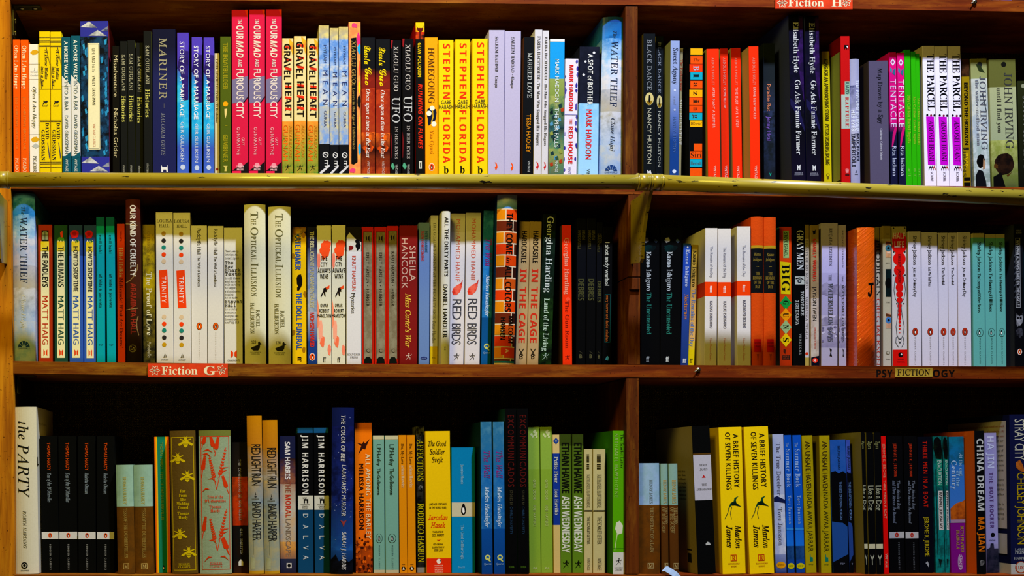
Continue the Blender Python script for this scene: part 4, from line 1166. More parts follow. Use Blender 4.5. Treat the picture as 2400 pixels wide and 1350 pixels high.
def shark():
    e = []
    for y, s, w_ in ((589, '"Fast, sexy,', .75), (597, 'intriguing,', .7), (606, 'intelligent -', .85), (652, 'is all these', .8), (660, 'and more! a', .8), (667.5, 'cult waiting', .8), (675, 'to happen,', .65), (683, 'a blockbuster', .85), (690.5, 'begging', .45), (698, 'to be made.', .7), (725, 'is a truly', .65), (733, 'fantastic', .6), (741, 'storyteller.', .75), (748.5, 'Investigate', .72), (756, 'now!" GQ, TLS', .75)):
        e.append(H(s, y, 4, '4c4638', w_, 'm', .05+w_/2))
    for y, s, w_ in ((616, 'The', .45), (625, 'Raw', .45), (633.5, 'Shark', .85), (642, 'Texts', .85), (707, 'Steven', .92), (716, 'Hall', .58)):
        e.append(H(s, y, 7, '1c1a14', w_, 'm', .05+w_/2))
    return e+[P([(.35, 821), (.48, 826), (.48, 834), (.35, 839)], 'e03c10'), P([(.68, 821), (.55, 826), (.55, 834), (.68, 839)], 'e03c10'), H('CANONGATE', 845, 4, '3c3828', .65)]
B(2, 525, 526, 43, 534, 'd6d0bc', shark(), 'cream paperback covered in typewriter lines')
def optick():
    return [T('T', 496, 512, 17, '605c34', .48, 's'), T('HE', 513, 528, 12, '605c34', .44, 's', .05), T('O', 533, 552, 17, '605c34', .48, 's'), T('PTICKAL', 554, 612, 12, '605c34', .44, 's', .08), T('I', 617, 624, 17, '605c34', .48, 's'), T('LLUSION', 627, 695, 12, '605c34', .44, 's', .1),
            T('RACHEL', 726, 767, 9, '605c34', .62, 's'), T('HALLIBURTON', 710, 782, 9, '605c34', .36, 's'), H('120', 802, 7, '2c2c14', .22, 's', .42), P([(.3, 815), (.45, 812), (.62, 809), (.62, 803), (.68, 800), (.73, 804), (.8, 806), (.72, 808), (.7, 816), (.62, 822), (.4, 822), (.3, 818)], '2c2a14'), H('DUCKWORTH', 826, 3, '605c34', .5, 's'), H('OVERLOOK', 830, 3, '605c34', .4, 's')]
B(2, 572, 574, 50, 479, 'd0caa4', optick(), 'tall pale cream hardback with spaced serif title', hd=1, rec=4, side='586028')
K(629, 630, 52, 484)
def doll():
    e = [blob(y, u, .15, 8, 'a06c10', seed=i) for i, (y, u) in enumerate(((545, .2), (552, .8), (600, .1), (560, .5), (690, .9), (780, .1), (820, .8)))]
    return e+[T('KATE HAMER', 548, 633, 13, '1c4c94', .42, 'N', -.05), P([(.4, 645), (.62, 643), (.72, 655), (.7, 668), (.52, 680), (.34, 665), (.32, 652)], '14100c'), R(673, 681, .35, .5, '14100c'), T('THE DOLL FUNERAL', 686, 820, 13, '1c4c94', .47, 'N', -.05), T('ff', 836, 848, 9, '14100c', .5, 'S')]
B(2, 684, 685, 34, 532, [(532, '6c3c0c', 'e0b010', '2c1408'), (555, 'e8b80c')], doll(), 'bright yellow paperback with blue capitals and black bird')
B(2, 720, 721, 22, 532, [(532, '1c1c3c'), (580, '20284c', '8890a8'), (640, '8890a8', 'a0a4a8', '6c80a0'), (730, 'a0a8b8', '2c4888'), (800, '1c3c80')], [T('THE RELUCTANT FUNDAMENTALIST', 543, 722, 10, 'b4ac84', .5, 'N', -.1), T('MOHSIN HAMID', 733, 814, 10, 'c42c20', .5, 'N', -.1)]+PG(837, 8, 22), 'slim navy and pale blue paperback with red name')
def city():
    e = [blob(585, .55, .42, 26, 'ec4c20', seed=3), blob(575, .8, .22, 12, 'ec4c20', seed=5), blob(612, .1, .16, 22, 'f08060', seed=8), blob(800, .35, .22, 16, 'f07048', seed=6), blob(775, .22, .18, 30, 'f0a080', seed=9), blob(820, .85, .16, 14, 'f08060', seed=12), P([(.0, 700), (.12, 720), (.16, 760), (0, 770)], 'f08860')]
    for y, s, w_ in ((606, 'THE', .45), (620, 'CITY', .48), (634.5, 'ALWAYS', .92), (648, 'WINS', .6), (716, 'OMAR', .55), (728.5, 'ROBERT', .7), (740.5, 'HAMILTON', .96)): e.append(H(s, y, 10 if y < 700 else 8, '1c1a14', w_, 'N', .5))
    return e+[P([(.45, 676), (.6, 674), (.7, 684), (.56, 684), (.6, 696), (.52, 694), (.45, 686), (.28, 698), (.24, 694), (.42, 682)], '241812'), P([(.6, 674), (.88, 669), (.86, 676), (.68, 680)], 'e84c20'), H('ff', 843, 12, '1c1a14', .22, 'S')]
B(2, 743, 744, 33, 529, 'd8d2b4', city(), 'cream paperback with red smoke blots')
K(778, 778, 32, 528)
B(2, 812, 812, 35, 532, [(532, '24201a'), (550, '24201a'), (589, 'd8d4d0')], [P([(.2, 545), (.6, 560), (1, 568), (1, 589), (0, 589), (0, 556)], 'c8c4b8'), blob(575, .78, .2, 14, '0c0c14', seed=3), C(566, 5, '0c0c14', .72), blob(582, .3, .2, 7, '7c1414', seed=5), T('KNUT HAMSUN', 600, 682, 9, 'd04c3c', .5, 'n', -.04), T('Mysteries', 687, 735, 9, '343030', .45, 'n', -.04), H('SOUVENIR', 831, 4.5, '4c4840', .85, 's'), H('PRESS', 837.5, 4.5, '4c4840', .5, 's')], 'white paperback with a dark painting at the top')
def hunger():
    return [R(543, 842, .14, .86, '786c50', '8c8468'), R(543, 544, .14, .86, '1c1810'), R(543, 842, .12, .15, '1c1810'), R(543, 842, .85, .88, '1c1810'), P([(.34, 552), (.45, 556), (.45, 562), (.34, 567)], '1c1810'), P([(.66, 552), (.55, 556), (.55, 562), (.66, 567)], '1c1810'),
            T('KNUT HAMSUN', 592, 664, 7, '2c2618', .5, 'G', .1), C(670, 1.3, '2c2618'), T('HUNGER', 678, 718, 7, '2c2618', .5, 'G', .1), H('C', 822, 9, '2c2618', .28, 'g'), P([(.14, 852), (.2, 842), (.35, 837), (.65, 837), (.8, 842), (.86, 852)], '141c10')]
B(2, 848, 849, 27, 532, 'c0200c', hunger(), 'red paperback with a grey-brown label strip')
K(878, 878, 28, 532)
K(907, 908, 27, 530)
B(2, 937, 936, 42, 529, '801814', [T('SHEILA', 577, 660, 14, 'd0a890', .72, 'n', .02), T('HANCOCK', 559, 677, 14, 'd0a890', .28, 'n', .02), T("Miss Carter's War", 688, 815, 13, 'dcb440', .48, 'I')]+runner(836, 9, 42, 'd0b8a0'), "wide dark red paperback with gold script title")
B(2, 982, 981, 25, 522, '6480b0', [T('PETER HANDKE', 542, 592, 6, '24507c', .68, 'N'), T('SLOW HOMECOMING', 542, 612, 6, 'b0303c', .34, 'N'), C(840, 8, '24306c', ry=4), H('nyrb', 840, 4, '7890b8', .4)], 'plain steel blue paperback')
B(2, 1010, 1008, 22, 505, [(505, 'c8c4cc'), (740, 'c0bcb4'), (812, 'c8a81c')], [T("THE GOALIE'S ANXIETY AT THE PENALTY KICK", 522, 748, 6, '74746c', .52, 's', .06), T('Peter Handke', 754, 804, 7.5, '5c5c54', .5, 'n'), H('FSG', 839, 3, '6c5c14', .4)], 'pale grey paperback with mustard foot')
B(2, 1034, 1031, 22, 495, 'd0ccbc', [T('ALL THE DIRTY PARTS', 509, 648, 9, '0c0c0c', .55, 'G'), T('DANIEL HANDLER', 667, 792, 10, '0c0c0c', .45, 'G'), T('x', 812, 822, 5, '2c2c28', .5)], 'white hardback with uneven black capitals', hd=1, rec=5)
def birds():
    return [T('MOHAMMED HANIF', 515, 660, 9.5, 'd06050', .5, 'n', .05), P([(.12, 684), (.2, 676), (.5, 668), (.78, 664), (.82, 672), (.7, 684), (.45, 692), (.2, 692)], 'e0301c', 'f06a50'), P([(.7, 666), (.88, 655), (.82, 668)], 'c03020'), T('RED', 702, 750, 21, '44444c', .48, 'n', -.05), T('BIRDS', 759, 808, 21, '44444c', .46, 'n', -.08)]+runner(837, 9, 35, '54504c')
B(2, 1058, 1053, 33, 501, [(501, 'c8c0ac'), (545, 'd4ccc8')], birds(), 'cream paperback with a small red bird')
K(1093, 1089, 35, 499)
def wall(o, a):
    q = lambda y: 560+(y-560)*a+o
    return [T('The Wall', q(560), q(625), 14, '802c78', .55, 'I'), T('Marlen Haushofer', q(645), q(742), 9, 'c0d4e8', .55, 'I', -.03), C(q(812), 6.5, 'c8c868', .55), C(q(812), 3.5, '1c5c98', .55), P([(.5, q(812)), (.85, q(821)), (.75, q(822)), (.45, q(816))], 'c8c868'), H('Quartet', q(827), 4, '90b0cc', .65, 's', .55)]
B(2, 1134, 1127, 26, 494, [(494, '205c84', '1c70a0', '3c84a8', '1c6498'), (600, '1c6cb0', '1864a8', '2c80b8'), (745, '0c4c84', '0f548c')], wall(0, 1), 'turquoise blue paperback with purple script title', side='103c54')
def brick():
    e = []
    q = random.Random(5)
    cols = ['d84810', 'a03010', '381408', 'e88818', '4c1c0c', 'e08014', 'e03c10']
    y = 490
    r = 0
    while y < 850:
        h = 27
        split = (.42, .8, .35, .85)[r % 4]
        e.append(R(y+1.5, min(y+h-2, 848), .0, split-.03, ('e08414', '6c240c', 'e08818', 'e03c10')[r % 4], None))
        e.append(R(y+1.5, min(y+h-2, 848), split+.03, 1, ('d84010', '38140a', 'c04c14', '4c1a0a')[r % 4]))
        y += h
        r += 1
    e += [R(847, 851, 0, 1, '1878b0'), R(815, 832, .3, .85, 'd83820'), T('A', 818, 828, 8, 'e8b8a8', .6, 'N'),
          T('THEY COME', 500, 596, 15, '140f0a', .62, 'N', -.02), T('in', 604, 618, 10, '140f0a', .6, 'I'), T('ALL COLORS', 623, 731, 15, '140f0a', .6, 'N', -.02), T('MALCOLM', 741, 804, 11, '140f0a', .78, 'N', -.05), T('HANSEN', 745, 797, 11, '140f0a', .38, 'N', -.05)]
    return e
B(2, 1166, 1158, 48, 453, [(453, 'a8b4d0'), (462, 'a0b4dc', '4c8cd0', 'd0d4e0', '3c80cc'), (489, 'dcc4a0')], brick(), 'tall hardback with a printed brick wall and sky', hd=1, rec=3, side='14386c')
def cage():
    return [T('HARDCASTLE', 542, 617, 12, '1c150c', .5, 'N', -.03), T('IN THE CAGE', 631, 804, 15, 'c82c18', .5, 'N'), P([(.3, 817), (.7, 833), (.66, 835), (.26, 819)], '2c2414'), P([(.7, 817), (.3, 833), (.34, 835), (.74, 819)], '2c2414'), H('B', 836, 12, '1c150c', .3, 'G')]
B(2, 1217, 1208, 26, 520, [(520, '9c8048'), (560, 'ac9060', 'b49464')], cage(), 'tan paperback with black and red capitals')
K(1243, 1235, 27, 520)
B(2, 1274, 1262, 30, 502, [(502, '141c10'), (540, '0c1c14', '10240c', '142c1c'), (700, '10280c', '0c1810', '1c3c10')], [T('Georgina Harding', 508, 686, 15, 'c8d0c4', .55, 's'), T('Land of the Living', 700, 823, 12, 'b8d0b8', .48, 's')]+runner(836, 9, 30, '98b0a0'), 'near-black green paperback with white title')
B(2, 1317, 1319, 22, 528, 'f03414', [T('Georgina Harding', 558, 690, 10.5, 'f09878', .5, 's'), C(702, 5, 'f85030', .6), T('The Gun Room', 705, 816, 9, '84180c', .5, 's')]+runner(838, 7, 22, '6c140c'), 'scarlet paperback with gap on both sides', side='503818')
def debris():
    return [T('KEVIN', 540, 562, 7, '4c4824', .72, 'N', -.05), T('HARDCASTLE', 540, 584, 7, '4c4824', .28, 'N', -.05), T('DEBRIS', 654, 705, 14, '4a4a28', .5, 'N', -.02), H('B', 835, 9, '5c5838', .3, 'G'), P([(.3, 822), (.7, 828), (.7, 829.5), (.3, 823.5)], '3c3a28')]
B(2, 1352, 1350, 22, 512, [(512, '10121a'), (700, '0a0c0c')], debris(), 'black paperback with dim olive title')
K(1376, 1374, 21, 512)
K(1399, 1397, 14, 521)
B(2, 1414, 1411, 22, 533, '090c0c', [T('I shot andy warhol', 568, 670, 10, 'b8b8a8', .45, 'G', -.04)]+frame(690, 803, .22, .84, 1, '145450', 22)+[T('mary harron and daniel minahan', 693, 800, 6.5, 'b05c24', .5, 'n')]+[P([(.3, 843), (.5, 834), (.75, 838), (.6, 846)], '3c90a0')], 'black paperback with thin teal box on the spine', rec=9)

# ================================================================== MIDDLE SHELF, RIGHT BAY
def unc():
    return [blob(563, .3, .16, 7, 'a8a8a8', '5c6c70', 3), blob(565, .8, .1, 5, '40506c', seed=4), blob(583, .45, .42, 10, '08302e', '0a1c1c', 5), T('Kazuo Ishiguro', 590, 682, 11, 'c4c8c0', .42, 's'), T('The Unconsoled', 686, 784, 11, '2c7c68', .42, 's'), H('ff', 842, 12, 'c8ccc4', .17, 'S', .35)]
B(2, 1502, 1503, 44, 534, [(534, '060a0b'), (600, '050908')], unc(), 'wide black paperback with teal second title')
K(1550, 1547, 48, 534)
B(2, 1602, 1595, 18, 571, [(571, '2448a8'), (650, '28489c', '1c3470')], [C(580, 2, 'd8dce8', .55), T('Kazuo Ishiguro', 585, 672, 8, 'c0c8d8', .55, 's'), T('Nocturnes', 690, 749, 9, 'c07838', .55, 's'), H('ff', 846, 10, 'c8ccd0', .5, 'S', .5)], 'slim blue paperback with orange title', rec=10)
B(2, 1622, 1612, 20, 574, [(574, 'a88c28', 'c09448'), (700, 'c89850', 'd0a45c'), (800, 'd0b030'), (820, 'd0b80c')], [T('Kazuo Ishiguro', 587, 672, 9, '30280c', .5, 's'), T('The Remains of the Day', 678, 813, 9, '4c70a8', .5, 's'), H('ff', 846, 10, '20200c', .45, 'S', .5)], 'slim ochre paperback with blue title', rec=8)
def remains():
    return [H('ff', 678, 15, 'f4e8e0', .2, 'S'), T('The Remains of the Day', 578, 651, 6.5, '8c8c98', .52, 'n', -.02), T('KAZUO ISHIGURO', 706, 770, 6.5, '606070', .52, 'N', -.02), T('Faber Modern Classics', 793, 846, 4.5, 'e09078', .5, 'n')]
B(2, 1648, 1651, 32, 535, [(535, 'dcd4c8'), (661, 'f04010'), (695, 'dcd4cc')], remains(), 'white paperback with a red band round it', rec=3)
K(1682, 1683, 31, 536)
K(1727, 1728, 32, 531)
def cloth():
    e = [R(575, 582, 0, 1, 'b89020'), R(582, 686, 0, 1, '14181c')]
    for y, s, w_ in ((596, 'Kazuo', .6), (608, 'Ishiguro', .75), (624, '~', .2), (641, 'THE', .35), (651, 'REMAINS', .75), (662, 'OF THE', .6), (672, 'DAY', .4)): e.append(H(s, y, 7, '8c7428', w_, 'S' if y > 630 else 'I'))
    return e+[R(795, 825, .22, .8, 'c01410'), H('MODERN', 804, 4, '7c100c', .5, 'N'), H('LIBRARY', 812, 4, '7c100c', .5, 'N'), P([(.4, 830), (.6, 830), (.55, 836), (.53, 846), (.47, 846), (.45, 836)], '9c3814')]
B(2, 1762, 1762, 28, 508, 'd04814', cloth(), 'orange cloth hardback with black label', hd=1, rec=4, m=M_CLOTH)
K(1792, 1792, 28, 509)
def bigguns():
    e = [R(541, 605, .3, .78, '8cac68'), T('STEVE ISRAEL', 545, 601, 7, '203018', .53, 'N', -.05), P([(.05, 613), (.93, 616), (.9, 690), (.1, 689)], 'd0b80c'), T('BIG', 620, 684, 18, '14120c', .5, 'S')]
    for y, c, s in ((710, '189038', 'G'), (739, 'e08c10', 'U'), (767, '90ac70', 'N'), (797, 'd8b414', 'S')):
        e += [P([(.5, y-17), (1, y), (.5, y+17), (.0, y)], c), T(s, y-5, y+5, 13, '14120c', .5, 'S')]
    return e+[P([(.3, 818), (.5, 820), (.45, 830), (.3, 825)], '40180c'), R(833, 843, .2, .85, '2c1810'), H('HEAD', 836, 4, '803018', .5, 'N'), H('ZEUS', 841, 3.5, '803018', .5, 'N')]
B(2, 1827, 1828, 28, 532, [(532, 'cc3c0c'), (690, 'c8400e'), (800, 'a82c08')], bigguns(), 'orange-red paperback with yellow block and lettered diamonds', side='3c84a8')
B(2, 1859, 1860, 26, 512, '0b0d0d', [T('GRAY MEN', 540, 633, 15, 'c4c8c4', .62, 'S', -.04), R(648, 667, .15, 1, 'b0b4a8'), C(659, 5, '20282c', .55), P([(.2, 652), (.6, 650), (1, 656), (1, 658), (.6, 653), (.2, 655)], '101414'), C(659, 2.5, 'a0a8a8', .55), T('TOMOTAKE', 682, 740, 7, 'b4b8b4', .8, 'm'), T('ISHIKAWA', 704, 762, 7, 'b4b8b4', .34, 'm'), T('VERTICAL', 782, 832, 4, 'a0a4a0', .62, 'm', .1)], 'black paperback with serif title and an eye')
B(2, 1887, 1887, 12, 527, [(527, '8c7430'), (560, 'b0a084', 'c0b8b0'), (680, 'c0b8b8'), (838, 'a89044')], [T('BEASTS OF NO NATION', 563, 678, 5.5, '6c6c6c', .4, 's', .05), T('UZODINMA IWEALA', 696, 795, 5.5, '6c6c6c', .4, 's', .05), C(829, 3.5, 'c83014', .4)], 'thin beige paperback with red dot')
B(2, 1899, 1900, 20, 528, [(528, '907840', '907848'), (560, 'a08858', '988060', '8c7450'), (700, 'b8a898', 'c0b4a4', 'a89484')], [P([(0, 838), (1, 834), (1, 857), (0, 857)], '0c1024'), C(845, 6, 'd82c18', .5), T('x', 841, 849, 7, 'e8c8c0', .5, 'N'), T('GNARLY WOUNDS', 560, 660, 8, 'c02418', .45, 'N', .05), T('JAYSON IWEN', 672, 752, 8.5, '24242c', .45, 'n', .03), T('EMERGENCY PRESS', 768, 818, 4, 'c86050', .5, 'n'), P([(.2, 540), (.4, 542), (.6, 538), (.55, 548), (.3, 550)], '14140c')], 'crumpled tan paperback with red title and black foot')
def melon():
    e = [P([(0, 668), (.3, 662), (.6, 670), (1, 666), (1, 690), (.4, 694), (0, 690)], '7c7490', '948ca8'), P([(0, 748), (.3, 742), (.6, 748), (1, 738), (1, 760), (0, 764)], '7c7490', '9890a8')]
    q = random.Random(7)
    for i in range(22): e.append(blob(765+45*q.random(), q.random(), .09, 3.5, q.choice(('5c5470', '6c6484', 'bcb4cc')), seed=i, n=7))
    return e+[T('RUQAYA IZZIDIEN', 535, 623, 6.5, '50506c', .55, 's', .1), T('THE', 644, 658, 7, '50505c', .52, 's'), T('WATERMELON BOYS', 664, 801, 11, '4c505c', .55, 's'), P([(.5, 816), (.64, 820), (.6, 828), (.66, 836), (.5, 834), (.56, 826)], '0c0c14')]
B(2, 1926, 1925, 38, 523, [(523, 'b4acd0'), (640, 'a8a0c4', '9c94b4'), (740, 'a49cb8', '8c84a0', 'c0b8cc', '7c7490'), (815, 'a49cb0')], melon(), 'lilac paperback with misty river landscape')
K(1965, 1966, 35, 528)
B(2, 2003, 2004, 50, 533, [(533, 'e05a10'), (700, 'dc5008')], [P([(.56, 664), (.92, 662), (.92, 667), (.8, 669), (.8, 684), (.76, 692), (.66, 697), (.54, 694), (.52, 686), (.6, 683), (.66, 690), (.7, 682), (.7, 669), (.56, 669)], '0c0806')], 'orange hardback in crinkled clear plastic', hd=1, rec=2, m=M_WRAP)
B(2, 2054, 2055, 11, 532, [(532, '8c7838'), (575, 'b4a890'), (700, 'b8b0a4')], [T('PRODIGALS', 565, 692, 10, '14140c', .5, 'n'), T('GREG JACKSON', 700, 855, 10, 'c03828', .5, 'n')], 'thin beige paperback squeezed beside the orange hardback', rec=8)
def eyes():
    e = [H('HA', 549, 3, '4c4430', .3, 'n', .6), R(565, 604, .35, 1, 'b88050', 'c89468'), C(582, 7, '30606c', .68, ry=8), C(582, 3, '0c1418', .68), P([(.35, 566), (1, 568), (1, 573), (.35, 574)], '5c2c14'), R(631, 696, .35, 1, '0c2424', '101c1c'), C(664, 8, '06080c', .68, ry=12), R(735, 770, .35, 1, 'b88868', 'c8a080'), C(751, 7, '3c70a8', .68, ry=8), C(751, 3, '101820', .68), P([(.35, 735), (1, 738), (1, 743), (.35, 742)], '5c3018')]
    return e+[H('MINUTE', 617, 3, '4c4430', .5, 'n', .6), H('STORIES', 709, 3, '4c4430', .5, 'n', .6), C(827, 4.5, '6c6450', .6), C(827, 3, 'b0a890', .6), H('Hesperus', 842, 3, '4c4430', .5, 's', .6), R(590, 595, .5, .9, 'd8b090')]
B(2, 2067, 2068, 21, 530, [(530, '907c40'), (560, 'a89c78', 'b4ac98')], eyes(), 'cream paperback with three pictures of eyes')
def half():
    e = [C(y, r, 'd01410', .5, ry=ry) for y, r, ry in ((563, 17, 17), (578, 17, 17), (607, 15, 16), (634, 13, 14), (656, 11, 12), (674, 9, 10), (690, 8, 8), (704, 7, 7), (717, 5.5, 6), (728, 5, 5.5), (738, 4, 5), (747, 3.5, 4), (755, 3, 4), (763, 2.6, 3), (771, 2, 2.4), (780, 1.2, 1.4))]
    e += [H('HALF', 553, 14, 'e0c8c0', .78, 'N'), H('LIFE', 573, 14, 'e0c8c0', .66, 'N'), T('SHELLEY', 596, 626, 6, '5c0c0c', .5, 'N'), T('JACKSON', 631, 662, 6, '5c0c0c', .5, 'N')]
    for y, u in ((535, .12), (535, .88), (591, .12), (591, .88), (645, .1), (645, .88), (712, .3), (712, .78)): e.append(C(y, 1.6, '14181c', u))
    def sw(pts, t=.02):
        return [P([(a-t, b_), (a+t, b_), (c+t, d_), (c-t, d_)], '40444c') for (a, b_), (c, d_) in zip(pts, pts[1:])]
    e += sw(((.22, 645), (.12, 680), (.2, 700), (.42, 712)))+sw(((.78, 645), (.9, 680), (.8, 700), (.58, 712)))+sw(((.42, 712), (.36, 740), (.24, 765), (.3, 785), (.42, 795)))+sw(((.58, 712), (.66, 740), (.8, 765), (.72, 785), (.58, 795)))+sw(((.25, 790), (.22, 803), (.4, 814), (.62, 814), (.78, 803), (.72, 790)))
    e += [P([(.5, 792), (.6, 799), (.5, 806), (.4, 799)], '2c3038'), C(799, 2, 'd8ccc0', .5), R(820, 862, 0, 1, 'c81410'), C(832, 6, '14080c', .55), C(831, 2, 'd8c8c0', .6), H('HARPER', 843, 3, '5c0c0c', .4, 'N', .55), H('PERENNIAL', 849, 3, '5c0c0c', .55, 'N', .55)]
    return e
B(2, 2090, 2092, 36, 531, [(531, 'ac9c68'), (560, 'c0b8ac', 'c4bcb8')], half(), 'cream paperback with a column of shrinking red circles')
def shirley(t, y): return [T('Shirley Jackson', 553, 621, 8.5, '1c1c24', .52, 'g', -.04), T(t, 627, y, 7, '2c2c34', .5, 'g', -.05)]+PG(778, 8, 32, 'b83018', '5c2010')+[T('MODERN CLASSICS', 790, 855, 3.2, '9c9494', .5, 'g', .25)]
B(2, 2128, 2130, 30, 543, 'ccc4cc', shirley('Just an Ordinary Day', 696), 'off-white paperback with red oval, beside the circles book', side='a89c80')
B(2, 2159, 2162, 38, 545, 'ccc4cc', shirley('Let Me Tell You', 671), 'off-white paperback with red oval, widest of the five')
B(2, 2199, 2201, 22, 546, 'ccc4cc', shirley('The Sundial', 667), 'narrow off-white paperback with red oval')
K(2222, 2224, 21, 546)
B(2, 2244, 2247, 33, 545, 'ccc4cc', shirley('Just an Ordinary Day', 696), 'off-white paperback with red oval, beside the pale green ones')
def house(t, y):
    return [T('Shirley Jackson', 568, 636, 8.5, '142420', .55, 'g', -.04), T(t, 641, y, 7.5, '182c28', .52, 'g', -.05), C(780, 8, '1c3430', .55, ry=10), C(780, 7, '5ca498', .55, ry=9)]+PG(780, 8, 26, None)+[T('MODERN CLASSICS', 793, 852, 3.2, '2c5850', .55, 'g', .25)]
B(2, 2278, 2281, 29, 547, [(547, 'b4a878'), (557, '5ca498')], house('The Lottery and Other Stories', 733), 'pale green paperback with cream cap, widest of three')
B(2, 2308, 2311, 25, 549, [(549, 'b4a878'), (558, '5ca498')], house('The Haunting of Hill House', 731), 'pale green paperback with cream cap, narrower')
K(2333, 2337, 22, 549)
def castle():
    e = frame(558, 721, .15, .65, 1.2, '9c9c9c', 28)+[T('WE HAVE ALWAYS LIVED IN THE CASTLE', 563, 716, 6.5, 'a8a8a8', .4, 'N', -.04), blob(748, .5, .5, 22, '8c8c90', '202024', 5), blob(733, .5, .45, 9, '0c0c10', seed=8), C(746, 2.5, '101014', .35), C(746, 2.5, '101014', .65), blob(780, .5, .4, 14, '3c3c44', '0c0c10', 9)]
    for i in range(8): e.append(P([(.0, 600+i*14), (.1, 596+i*14), (.12, 597+i*14), (0, 603+i*14)], '4c5058'))
    return e+PG(825, 6, 28, 'c8501c')+[H('SHIRLEY', 541, 3.5, '7c7c80', .6, 'N'), H('JACKSON', 546, 3.5, '7c7c80', .6, 'N')]
B(2, 2376, 2379, 22, 526, [(526, '10141c'), (650, '0c0e14')], castle(), 'black paperback with white scratched drawing', side='30343c')
B(2, 2400, 2403, 40, 540, '10343c', [], 'dark teal paperback cut by the right frame edge')

# ================================================================== BOTTOM SHELF, LEFT BAY
def party():
    e = [T('the', 988, 1030, 22, '1c1c18', .42, 'i', .06), T('PARTY', 1040, 1168, 26, '1c1c18', .42, 'i', .04), T('ROBYN HARDING', 1198, 1285, 8, '4c4c40', .44, 'i', .05)]
    e += [C(1326, 8, '14140f', .4), C(1326, 5, 'c8c0a0', .4), C(1326, 3.6, '14140f', .4), H('SCOUT PRESS', 1338, 3, '3c3c30', .38, 'N', .42)]
    return e
B(3, 30, 36, 58, 954, [(954, 'd4ccaa'), (1100, 'd4ccae')], party(), 'tall off-white hardback with uneven black title', hd=1, rec=2, d=150, cov=[(1, 'T', 20, 90, 992, 5, '8c8468', 'Robyn Harding'), (1, 'R', 4, 9, 1072, 1094, '28241c', ''), (1, 'R', 8, 16, 1088, 1091, '28241c', '')])
def hardy(t):
    return [T('THOMAS HARDY', 1038, 1103, 7.5, 'e4500c', .5, 'g', .04), T(t, 1109, 1158 if len(t) < 20 else 1178, 8.5, '8c989c', .5, 'i', -.02), R(1247, 1264, 0, 1, 'd0ccc0')]+PG(1255.5, 6, 40, 'd8480c', 'd0ccc0')+[T('PENGUIN CLASSICS', 1276, 1336, 3.8, '8c8c84', .5, 'N', .2)]
B(3, 91, 97, 43, 1022, '11120d', hardy("Tess of the D'Urbervilles"), 'black paperback with longer italic title and white band')
K(136, 139, 43, 1022)
B(3, 182, 184, 41, 1022, '11120d', hardy('Jude the Obscure'), 'black paperback with shorter italic title and white band')
K(227, 227, 41, 1022)
def tess():
    return [T('THOMAS HARDY', 1118, 1183, 7.5, 'b09c3c', .5, 's'), T("TESS OF THE D'URBERVILLES", 1192, 1308, 7.5, 'a0843c', .52, 's')]+frame(1321, 1335, .33, .67, 1.3, 'b89c50', 38)+[H('M', 1328, 8, 'c0a860', .2, 's')]
B(3, 271, 276, 40, 1090, [(1090, '8cac90', '94b498', '88a88c'), (1188, '643c0c', '6c400c', '5c380c')], tess(), 'short hardback, pale green above brown', hd=1, rec=5, m=M_COVER)
K(312, 317, 43, 1090)
B(3, 361, 366, 35, 1024, '187c58', [R(1024, 1348, 0, .1, 'f0640c'), R(1024, 1348, .1, .2, 'f0b010'), R(1024, 1348, .74, .84, 'e8a80c'), R(1024, 1348, .84, 1, 'f06414'), T('THOMAS HARDY', 1037, 1100, 6.5, '7c9430', .48, 'g', .04), T("TESS OF THE D'URBERVILLES", 1106, 1220, 6.5, '7c9430', .48, 'g', .02)]+PG(1331, 8, 35, None), 'green paperback with orange and yellow edge stripes', side='103c28')
def bee(y, u, s, w, c='c4a80c'):
    k = s/w
    def q(*p): return P([(u+a*k, y+b_*s) for a, b_ in p], c)
    e = [C(y-.5*s, s*.26, c, u), C(y+.0*s, s*.34, c, u+.02), q((-.3, .1), (.3, .1), (.42, .45), (.3, .8), (0, 1.0), (-.3, .8), (-.42, .45)),
         q((-.2, -.15), (-1.2, .35), (-1.35, .6), (-1.0, .72), (-.35, .3)), q((.2, -.15), (1.2, .35), (1.35, .6), (1.0, .72), (.35, .3)),
         q((-.25, -.3), (-.9, -.5), (-1.0, -.35), (-.3, -.1)), q((.25, -.3), (.9, -.5), (1.0, -.35), (.3, -.1)),
         q((-.1, -.6), (-.4, -1.0), (-.34, -1.0), (-.04, -.66)), q((.1, -.6), (.4, -1.0), (.34, -1.0), (.04, -.66))]
    for b0 in (.25, .5): e.append(P([(u-.34*k, y+b0*s), (u+.34*k, y+b0*s), (u+.34*k, y+(b0+.07)*s), (u-.34*k, y+(b0+.07)*s)], '4c3a10'))
    return e
def crowd():
    w_ = 62
    e = frame(1025, 1338, .05, .93, 1.4, 'b89c10', w_)
    for y, u in ((1036, .62), (1075, .3), (1117, .66), (1252, .32), (1295, .66)): e += bee(y, u, 14, w_)
    for y, s, ww in ((1152, 'Far', .22), (1162, 'From', .3), (1171.5, 'The', .24), (1181, 'Madding', .5), (1190.5, 'Crowd', .4), (1204, 'Thomas', .46), (1213.5, 'Hardy', .36)): e.append(H(s, y, 7, 'c4a80c', ww, 'S', .47))
    return e+[H('PENGUIN', 1323, 4, 'b89c10', .44, 'S', .47), R(1326, 1327, .25, .7, 'b89c10'), H('CLASSICS', 1330, 4, 'b89c10', .46, 'S', .47)]
B(3, 397, 404, 60, 1010, '5c4414', crowd(), 'brown cloth hardback stamped with yellow bees', hd=1, rec=4, m=M_CLOTH, side='4c3a14')
